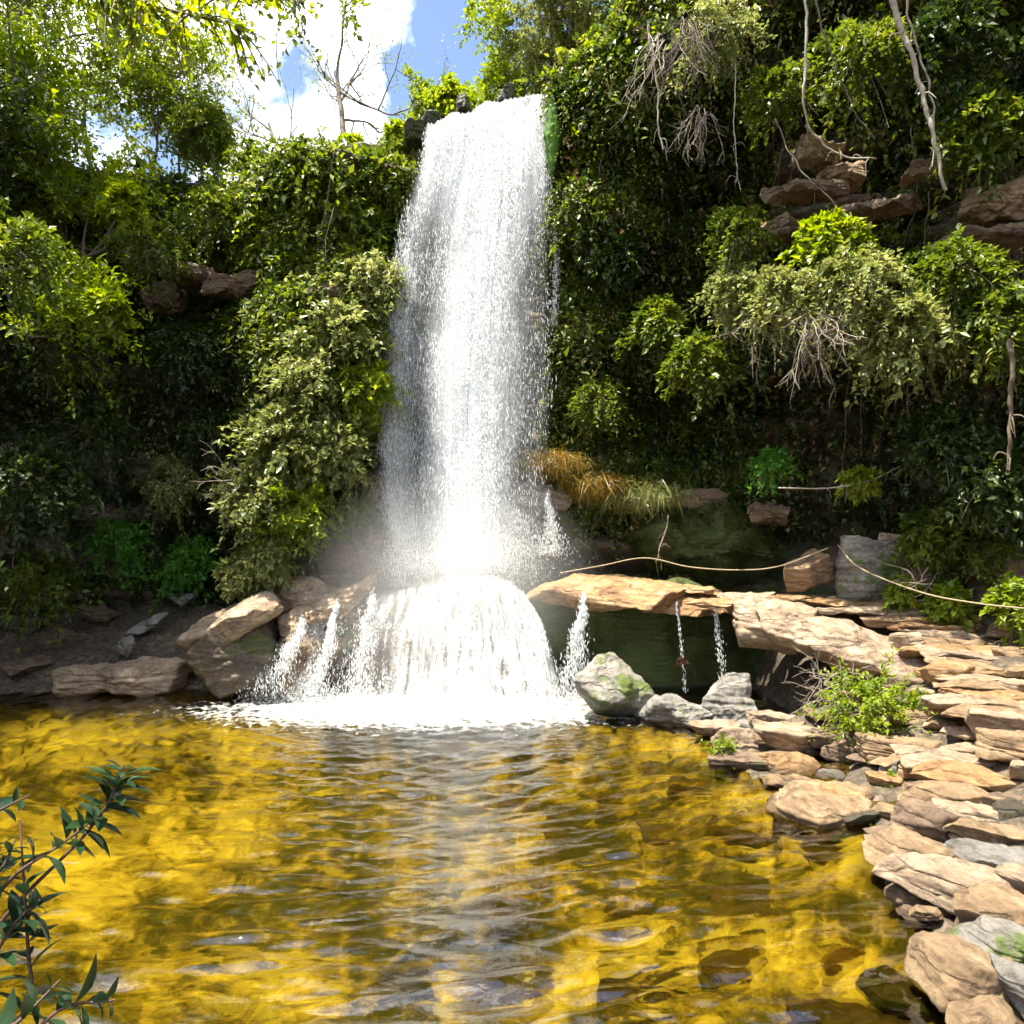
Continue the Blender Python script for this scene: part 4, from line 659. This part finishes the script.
for i, (x, y, r, Yd, mt, lb) in enumerate([
  (150, 250, .9, 14.5, 'mid', 'green shrub above the bare rock band of the left wall'), (215, 215, .8, 15.2, 'mid', 'green shrub on the left wall right of the yellow bush'), (125, 200, .45, 13.4, 'yellow', 'small yellow orange bush on the left wall'),
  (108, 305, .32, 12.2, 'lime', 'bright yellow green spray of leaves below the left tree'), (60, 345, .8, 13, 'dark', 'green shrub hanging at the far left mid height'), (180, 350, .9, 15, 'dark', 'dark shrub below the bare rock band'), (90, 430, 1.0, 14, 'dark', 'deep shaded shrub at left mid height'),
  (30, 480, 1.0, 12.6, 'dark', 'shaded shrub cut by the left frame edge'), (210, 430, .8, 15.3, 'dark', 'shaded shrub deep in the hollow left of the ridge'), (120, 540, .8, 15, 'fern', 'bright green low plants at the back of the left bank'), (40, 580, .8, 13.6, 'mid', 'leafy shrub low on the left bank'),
  (190, 560, .7, 15.4, 'fern', 'green ferny plants right at the back of the hollow'), (170, 480, .8, 15.2, 'olive', 'brownish olive shrub in the left hollow'), (280, 230, .7, 15.3, 'lime', 'yellow green vine column below the rim left of the bare tree'), (255, 170, .8, 15.8, 'mid', 'shrub on the rim beside the slim forked tree'),
  (450, 104, .7, 16.8, 'lime', 'lime shrub right behind the left half of the falls lip'), (500, 88, .7, 16.8, 'lime', 'lime shrub right behind the middle of the falls lip'), (548, 72, .8, 16.6, 'olive', 'olive shrub right behind the right end of the falls lip'), (400, 138, .5, 16, 'lime', 'low grassy shrub on the rim just left of the lip'), (350, 148, .4, 16, 'lime', 'low grassy tuft under the open branched tree'),
  (380, 190, .7, 15.2, 'mid', 'green shrub just below the rim beside the fall'), (10, 250, .9, 10.5, 'mid', 'green leafy mass at the left edge under the tree crown'), (200, 130, .9, 16.5, 'mid', 'shrub on the rim in front of the cloud'), (320, 200, .6, 15.4, 'mid', 'small shrub under the bare tree')]):
    bush('shrub', (x, y, Yd), lb, 'shrub', mt, r, 320 + i, 130, 20, .085 + .012 * (i % 4), GL, droop=.85, towards=(.2, -.4, .3))
# shrub over the cave right of the ledge, and small weeds
bush('shrub', (868, 712, 9.3), 'bright lime shrub spilling below the long sloping slab', 'shrub', 'lime', .72, 401, 180, 14, .07, 'shrubs among the path stones', droop=.2)
bush('shrub', (915, 715, 9.3), 'small lime plant at the foot of the sloping slab', 'shrub', 'lime', .38, 402, 70, 12, .065, 'shrubs among the path stones')
bush('shrub', (722, 752, 9.1), 'low weed at the foot of the square cream stone', 'weed', 'lime', .26, 403, 60, 10, .05, 'shrubs among the path stones')
bush('shrub', (885, 785, 8.1), 'tiny grassy weed beside the whitish speckled stone', 'weed', 'lime', .17, 404, 40, 8, .045, 'shrubs among the path stones')
bush('hanging_plant', (683, 662, 12.0), 'small brownish plant hanging in the shadow under the pale block', 'plant', 'red', .10, 405, 26, 6, .04)
def twigs(name, px, label, cat, n, Lg, seed, mat='twig', dirn=(0, 0, -.4), sub=4, r=.010, group=None, sp_=.55):
    g = np.random.default_rng(seed); c = at(*px); root = empty(name, c, label, cat, group); mb = MB()
    for i in range(n):
        d = unit(np.array(dirn) + g.normal(0, sp_, 3)); Q = [c + g.normal(0, .12, 3)]
        for k in range(6): d = unit(d + g.normal(0, .22, 3) + np.array([0, 0, -.08])); Q.append(Q[-1] + d * Lg / 6 * (.6 + .6 * g.random()))
        Q = np.array(Q); tube(mb, spline(Q, 14), np.linspace(r, r * .3, 14), 4)
        for k in range(sub):
            a = Q[g.integers(1, 6)]; dd = unit(d + g.normal(0, .7, 3)); tube(mb, spline([a, a + dd * Lg * .14, a + dd * Lg * .27 + g.normal(0, .03, 3)], 7), np.linspace(r * .5, r * .2, 7), 4)
    V, Fs = mb.get(); child('twigs', V, Fs, M[mat], root); return root
twigs('dry_branch', (815, 320, 11.1), 'bleached dry twigs hanging under the brightest right shrub', 'dry branch', 22, 1.2, 1, dirn=(.1, -.2, -.9), sp_=.4)
twigs('dry_branch', (755, 320, 12.2), 'dry pale twigs hanging under the leftmost pale shrub', 'dry branch', 12, 1.0, 2, dirn=(.1, -.2, -.8), sp_=.4)
twigs('dry_branch', (830, 690, 9.8), 'tangled purplish dry twigs over the cave mouth', 'dry branch', 46, .75, 3, dirn=(-.3, -.2, -.2), r=.006, sp_=.7)
twigs('dry_branch', (905, 590, 11.3), 'bare forked twig on the path beside the rope', 'dry branch', 5, .9, 4, dirn=(.3, 0, .3))
twigs('hanging_roots', (665, 40, 12.3), 'pale tangle of hanging roots at the overhang right of the falls', 'roots', 13, 1.5, 5, dirn=(.1, 0, -1.2), sp_=.4, r=.010)
twigs('hanging_roots', (700, 110, 12.6), 'second tangle of looping roots below the overhang', 'roots', 16, .9, 6, dirn=(0, 0, -1), sp_=.5, r=.010)
twigs('dry_branch', (690, 20, 12.2), 'brown dead fronds hanging from the rim', 'dry branch', 34, 1.3, 7, mat='bark', dirn=(.3, 0, -.8), sp_=.6, r=.009)
twigs('dry_branch', (240, 480, 13.2), 'brown bare twigs poking from the pale shrub ridge', 'dry branch', 16, .8, 8, dirn=(-.8, -.3, .1), sp_=.4)

def liana(pts, label, r, mat='palebark', name='liana'):
    C = spline([at(*q) for q in pts], 50); C = C + .05 * np.stack([fbm(C * 2.5, 3), fbm(C * 2.5 + 7, 3), 0 * C[:, 0]], -1); mb = MB(); tube(mb, C, np.linspace(r, r * .55, 50) * (1 + .35 * fbm(C * 9, 2)), 7); vg_ = np.random.default_rng(len(label))
    for k in range(5):
        i = vg_.integers(8, 48); d_ = unit(vg_.normal(0, 1, 3) + np.array([0, 0, -.6])); tube(mb, spline([C[i], C[i] + d_ * .12 + vg_.normal(0, .02, 3), C[i] + d_ * .2 + np.array([0, 0, -.12])], 8), np.linspace(r * .4, r * .12, 8), 4)
    V, Fs = mb.get(); o = link(name, mesh(name, V - C[0], Fs, M[mat], True)); o.location = C[0]
    return tag(o, label, 'vine', 'bare vines hanging on the right cliff')
liana([(806, -20, 10.6), (805, 60, 10.7), (806, 115, 10.8), (825, 145, 11), (850, 157, 11), (875, 158, 11)], 'long straight pale vine that bends right at its lower end', .022)
liana([(884, -20, 10.6), (905, 40, 10.7), (925, 95, 10.7), (935, 140, 10.7), (945, 190, 10.8)], 'thick pale leaning vine near the top right', .045)
liana([(905, -10, 10.7), (915, 40, 10.8), (935, 110, 10.8), (930, 170, 10.8)], 'thinner vine twisting around the thick leaning one', .02)
liana([(812, -10, 11), (828, 50, 11.2), (850, 100, 11.3), (875, 140, 11.3)], 'thin brown vine slanting right from the top', .015, 'bark')
liana([(735, 60, 12.3), (735, 130, 12.4), (740, 190, 12.4)], 'thin vine hanging straight below the overhang', .013)
liana([(648, 20, 12.6), (655, 80, 12.7), (662, 150, 12.8)], 'whitish root hanging left of the root tangle', .024)
liana([(775, 120, 12.2), (800, 170, 12), (830, 200, 11.9), (850, 240, 11.8)], 'thin dark vine across the bare rock patch', .014, 'bark')
liana([(1010, 340, 9.6), (1012, 400, 9.7), (1008, 470, 9.8)], 'brown trunk like vine at the right frame edge', .04, 'bark')
liana([(668, 515, 14.2), (663, 540, 14), (655, 562, 13.8)], 'short leaning stick propped by the rope', .02, 'bark')
liana([(780, 488, 12.2), (830, 488, 12.1), (870, 480, 12), (900, 466, 12)], 'horizontal pale branch in the hollow', .014)
vg = np.random.default_rng(66)
for i in range(46):
    x = vg.uniform(565, 1015) if i < 36 else vg.uniform(270, 400); y = vg.uniform(-10, 330); x_ = x; Ls = vg.uniform(60, 190); fu = np.argmin(np.abs(proj(CL[:, 90])[0] - x) + (CL[:, 90, 1] < 5) * 9999); Yd = CL[fu, 90, 1] - vg.uniform(.5, 1.0)
    C = spline([at(x, y, Yd), at(x + vg.uniform(-8, 8), y + Ls * .5, Yd + .1), at(x + vg.uniform(-20, 20), y + Ls, Yd + .25)], 24); C = C + .05 * np.stack([fbm(C * 2 + 5, 2), fbm(C * 2 + 9, 2), 0 * C[:, 0]], -1)
    mb = MB(); tube(mb, C, np.linspace(.009, .005, 24), 4); V, Fs = mb.get(); o = link('hanging_vine', mesh('hanging_vine', V - C[0], Fs, M['twig' if i % 3 else 'bark'], True)); o.location = C[0]
    tag(o, ('thin pale' if i % 3 else 'thin brown') + (' vine hanging straight down among the creepers right of the falls' if i < 36 else ' vine hanging down the green wall left of the falls'), 'vine', ('thin pale' if i % 3 else 'thin brown') + ' vines hanging ' + ('right' if i < 36 else 'left') + ' of the falls')
def rope(pts, label):
    C = spline([at(*q) for q in pts], 70); mb = MB(); tube(mb, C, .011, 8); V, Fs = mb.get(); o = link('rope', mesh('rope', V - C[0], Fs, M['rope'], True)); o.location = C[0]; tag(o, label, 'rope', 'hand ropes along the stone path')
rope([(560, 573, 13.6), (600, 566, 13.6), (645, 558, 13.5), (690, 567, 13.2), (740, 570, 12.8), (780, 566, 12.4), (828, 548, 11.9)], 'rope sagging above the orange ledge to the olive outcrop')
rope([(838, 545, 11.8), (860, 568, 11.3), (920, 592, 10.7), (975, 603, 10.0), (1040, 610, 9.4)], 'pale rope sloping along the upper steps to the right edge')

# orange hanging grass and moss tongue
def grass(px, w, n, Lg, label, mat, seed, cat='grass', down=-.7):
    g = np.random.default_rng(seed); c = at(*px); P = c + g.normal(0, 1, (n, 3)) * np.array([w, .25, w * .32]); D = unit(np.array([0, -.5, down + .3]) + g.normal(0, .75, (n, 3)))
    Ln = Lg * (.5 + .8 * g.random(n)); mb = MB(); Sd = unit(np.cross(D, g.normal(size=(n, 3)))); wd = .005 + .004 * g.random(n)
    pts = []
    for k, tt in enumerate((0, .5, 1)):
        q = P + D * (Ln * tt)[:, None]; q[:, 2] -= Ln * .45 * tt ** 2; ww = (wd * (1 - tt * .9))[:, None]; pts += [q - Sd * ww, q + Sd * ww]
    V = np.stack(pts, 1).reshape(-1, 3); a = np.arange(n)[:, None] * 6; mb.add(V, np.concatenate([a + np.array([0, 1, 3, 2]), a + np.array([2, 3, 5, 4])]))
    V, Fs = mb.get(); o = link('grass', mesh('grass', V - c, Fs, M[mat])); o.location = c; tag(o, label, cat, kind='stuff')
grass((552, 462, 14.6), .3, 4500, .26, 'yellow orange grass hanging on the wall right of the fall', 'grass', 1)
grass((595, 484, 14.6), .32, 4500, .26, 'orange brown grass hanging above the wet ledge', 'grass', 2)
grass((640, 495, 14.6), .4, 3000, .22, 'olive grass fringe below the creepers', 'olive', 3)
g = np.random.default_rng(5); c = at(552, 137, 14.62); mbm = MB(); D, Fc = CS[28]; V = D * np.array([.15, .2, .85]); V[:, 0] *= 1.1 - .5 * np.abs(V[:, 2]); V += unit(V) * (fbm(V * 6, 4) * .05)[:, None]
mbm.add(V, Fc); V, Fs = mbm.get(); M['moss'] = plain('moss_bright', (.09, .19, .02), .9, (.04, .10, .01), 30); o = link('moss_tongue', mesh('moss_tongue', V, Fs, M['moss'], True)); o.location = c; tag(o, 'bright green moss tongue at the right end of the falls lip', 'moss')

# ------------------------------------------------------------------ trees
topv = allv[:, NV - 1:].reshape(-1, 3)
def rimat(x, y, Yd):
    p = at(x, y, Yd); i = np.argmin(((topv[:, :2] - p[:2]) ** 2).sum(1)); p[2] = topv[i, 2] - .05; return p
def tree(name, base, label, h, r, seed, mat, bark='bark', lean=(0, 0), nleaf=14, ls=.09, lv=3, spread=.6, group=None, nl=6, start=.35, bl=.45, up=.25):
    g = np.random.default_rng(seed); base = np.array(base, float); root = empty(name, base, label, 'tree', group); tb = MB(); bb = MB(); tips = []; dirs = []
    def grow(p, d, Lg, rad, lev, mb):
        k = 7; Q = [p]
        for i in range(k): d = unit(d + g.normal(0, .13, 3) + np.array([0, 0, .03])); Q.append(Q[-1] + d * Lg / k)
        Q = np.array(Q); rr = np.linspace(rad, rad * .45, 16); tube(mb, spline(Q, 16), rr, 8 if lev == 0 else 5)
        if lev < lv:
            for j in range(nl if lev == 0 else 4):
                f = start + (1 - start) * (j + g.random()) / (nl if lev == 0 else 4); i = min(int(f * k), k - 1); q = Q[i] + (Q[i + 1] - Q[i]) * (f * k - i)
                dd = unit(d * .6 + g.normal(0, spread, 3) + np.array([0, 0, up])); grow(q, dd, Lg * (bl + .25 * g.random()), rad * (.42 if lev == 0 else .5), lev + 1, bb)
        if lev >= lv - 1: tips.append(Q[-1]); dirs.append(d); tips.append(Q[k // 2]); dirs.append(d)
    grow(base, unit(np.array([lean[0], lean[1], 1.0])), h * .62, r, 0, tb)
    V, Fs = tb.get(); child('trunk', V, Fs, M[bark], root, True)
    V, Fs = bb.get(); child('limbs', V, Fs, M[bark], root, True)
    if nleaf:
        T = np.array(tips); Dd = np.array(dirs); T = np.repeat(T, 3, 0); Dd = unit(np.repeat(Dd, 3, 0) + g.normal(0, .6, T.shape)); mb = MB(); sprigs(mb, T, Dd, h * .09 + .12, nleaf, ls, g, .3, .7); V, Fs = mb.get(); child('crown', V, Fs, M[mat], root)
    return root
GT = 'trees on the cliff rim'
tree('bare_tree', rimat(343, 152, 16.6), 'open branched tree with sparse leaves on the rim left of the falls', 4.2, .085, 1, 'olive', 'bark', (.02, 0), 3, .06, 3, .55, GT, 6, .3, .55)
tree('bare_tree', rimat(282, 155, 16.4), 'slim forked nearly bare tree on the rim in front of the cloud', 2.6, .06, 2, 'olive', 'bark', (0, 0), 1, .06, 2, .45, GT, 3, .3, .6)
for i, (x, y, Yd, h, r, mt, lx, nlf, lb) in enumerate([
  (455, 105, 17.5, 2.3, .06, 'lime', .1, 9, 'yellow green tree just behind the left part of the falls lip'), (520, 95, 17.0, 3.6, .09, 'lime', .1, 14, 'yellow green tree behind the middle of the falls lip'), (575, 75, 16.6, 3.8, .09, 'olive', .05, 14, 'olive tree at the right end of the falls lip'), (640, 10, 16.5, 4, .1, 'mid', -.1, 12, 'green tree on the higher right rim'),
  (150, 210, 16.8, 3.0, .07, 'lime', .0, 5, 'slender green tree behind the yellow bush'), (15, 200, 14.5, 6.2, .13, 'lime', 0, 8, 'lime green tree rising at the upper left corner'), (95, 220, 16.5, 4.0, .09, 'lime', -.1, 4, 'tall green tree against the blue patch of sky'), (215, 200, 17, 1.9, .06, 'lime', .05, 8, 'green tree left of the forked bare tree'), (45, 230, 15.5, 5.0, .11, 'lime', -.05, 6, 'tall green tree near the upper left corner'), (180, 190, 17.6, 3.8, .06, 'olive', 0, 1, 'thin olive tree between the tall left trees')]):
    tree('tree', rimat(x, y, Yd), lb, h, r * .55, 20 + i, mt, 'bark', (lx, 0), nlf + 5, .10, 3, .6, GT, 6, .25, .5)
# near left tree: crown of hanging leaf masses
tree('tree', (-10.4, 13.0, 1.2), 'large tree with lime crown standing at the left frame edge', 12.2, .14, 50, 'lime', 'bark', (.12, -.02), 30, .11, 3, .5, None, 9, .78, .26, .6)
tree('tree', (-10.6, 12.2, 1.2), 'darker tree beside the lime crowned tree at far left', 11.2, .12, 51, 'dark', 'bark', (.06, .0), 30, .11, 3, .45, None, 9, .72, .26, .55)
# overhanging branches at the top, reaching in from trees beside the photographer
def branch(pts, label, r, mat, seed, nsp=30, Lg=.45, m=9, ls=.07, droop=.4, name='overhanging_branch', cat='branch', side=True, bark='bark', down=-.2):
    g = np.random.default_rng(seed); C = spline([at(*q) for q in pts], 40); root = empty(name, C[0], label, cat); mb = MB(); tube(mb, C, np.linspace(r, r * .3, 40), 6)
    i = g.integers(10, 40, nsp); T = unit(np.gradient(C, axis=0))[i]; D = unit(T * .6 + g.normal(0, .55, (nsp, 3)) + np.array([0, 0, down])); L_ = Lg * (.5 + .8 * g.random(nsp)); stems(mb, C[i], D, L_, droop, r * .35)
    V, Fs = mb.get(); child('stem', V, Fs, M[bark], root, True); mb = MB(); sprigs(mb, C[i], D, L_, m, ls, g, droop); V, Fs = mb.get(); child('leaves', V, Fs, M[mat], root)
branch([(30, -60, 5.5), (90, -20, 5.6), (150, 5, 5.7), (235, 25, 5.9)], 'overhanging branch with yellow green leaves at the top left', .03, 'yellow', 1, 70, .4, 12, .075)
branch([(100, -60, 6), (160, -20, 6.2), (220, 0, 6.3), (285, 0, 6.4)], 'second yellow leaved branch along the top edge', .02, 'yellow', 2, 40, .35, 11, .07)
branch([(250, -60, 5), (290, -20, 5.1), (305, 10, 5.1), (300, 40, 5.1)], 'small dark leaved twig hanging at the top beside the cloud', .008, 'mid', 3, 12, .2, 7, .06)
branch([(300, -40, 6), (335, -5, 6), (350, 5, 6)], 'small green twig at the top edge in front of blue sky', .008, 'lime', 4, 12, .22, 7, .06)

# foreground shrub, lower left: stems with large lanceolate leaves
def big_leaf(mb, p, d, nrm, Lg, Wd):
    d = unit(d); s = unit(np.cross(d, nrm)); n_ = np.cross(s, d); ts = np.array([0, .18, .4, .62, .82, 1.0]); w = np.array([.08, .6, 1, .9, .5, .03]) * Wd / 2
    c_ = p + d * (ts * Lg)[:, None] - n_ * (ts ** 2 * Lg * .28)[:, None]
    V = np.stack([c_ - s * w[:, None] + n_ * (w * .35)[:, None], c_, c_ + s * w[:, None] + n_ * (w * .35)[:, None]], 1).reshape(-1, 3); mb.add(V, grid_faces(6, 3))
root = empty('foreground_shrub', at(-10, 1100, 2.5), 'dark glossy leaved shrub leaning in at the lower left corner', 'shrub'); g = np.random.default_rng(77); sb = MB()
st = [([(-30, 960, 2.3), (20, 900, 2.35), (80, 840, 2.4), (110, 800, 2.42), (124, 765, 2.45)], 30, .5), ([(-30, 940, 2.3), (10, 880, 2.3), (60, 845, 2.35), (100, 815, 2.4)], 14, .5), ([(-40, 830, 2.5), (-10, 815, 2.5), (30, 795, 2.5)], 7, .1), ([(0, 1040, 2.2), (30, 1000, 2.25), (28, 950, 2.3), (25, 900, 2.3), (20, 820, 2.4)], 22, .2),
      ([(10, 1060, 2.1), (60, 1010, 2.15), (115, 1000, 2.2)], 12, .3), ([(-30, 1000, 2.2), (10, 930, 2.25), (40, 900, 2.3)], 14, .2), ([(-20, 1050, 2.0), (20, 1020, 2.1), (60, 980, 2.2)], 10, .2), ([(-40, 900, 2.3), (0, 870, 2.3), (15, 840, 2.35)], 9, .2)]
for pts, nl, f0 in st:
    C = spline([at(*q) for q in pts], 40); tube(sb, C, np.linspace(.0075, .0028, 40), 6); T = unit(np.gradient(C, axis=0)); lb = MB()
    for k in range(nl):
        f = f0 + (1 - f0) * (k / nl) ** .75; i = min(int(f * 39), 39); a = k * 2.4; A = unit(np.cross(T[i], (0, 1, .2))); B = np.cross(T[i], A); o_ = math.cos(a) * A + math.sin(a) * B
        d = unit(T[i] * .55 + o_ * .9 + g.normal(0, .15, 3) + np.array([0, 0, -.12])); Lg = (.085 + .04 * g.random()) * (.55 if k > nl - 4 else 1); big_leaf(lb, C[i] + o_ * .004, d, unit(T[i] + np.array([0, 0, .6])), Lg, Lg * .42)
    V, Fs = lb.get(); child('leaves', V, Fs, M['glossy'], root, True)
V, Fs = sb.get(); child('stems', V, Fs, M['stem'], root, True)
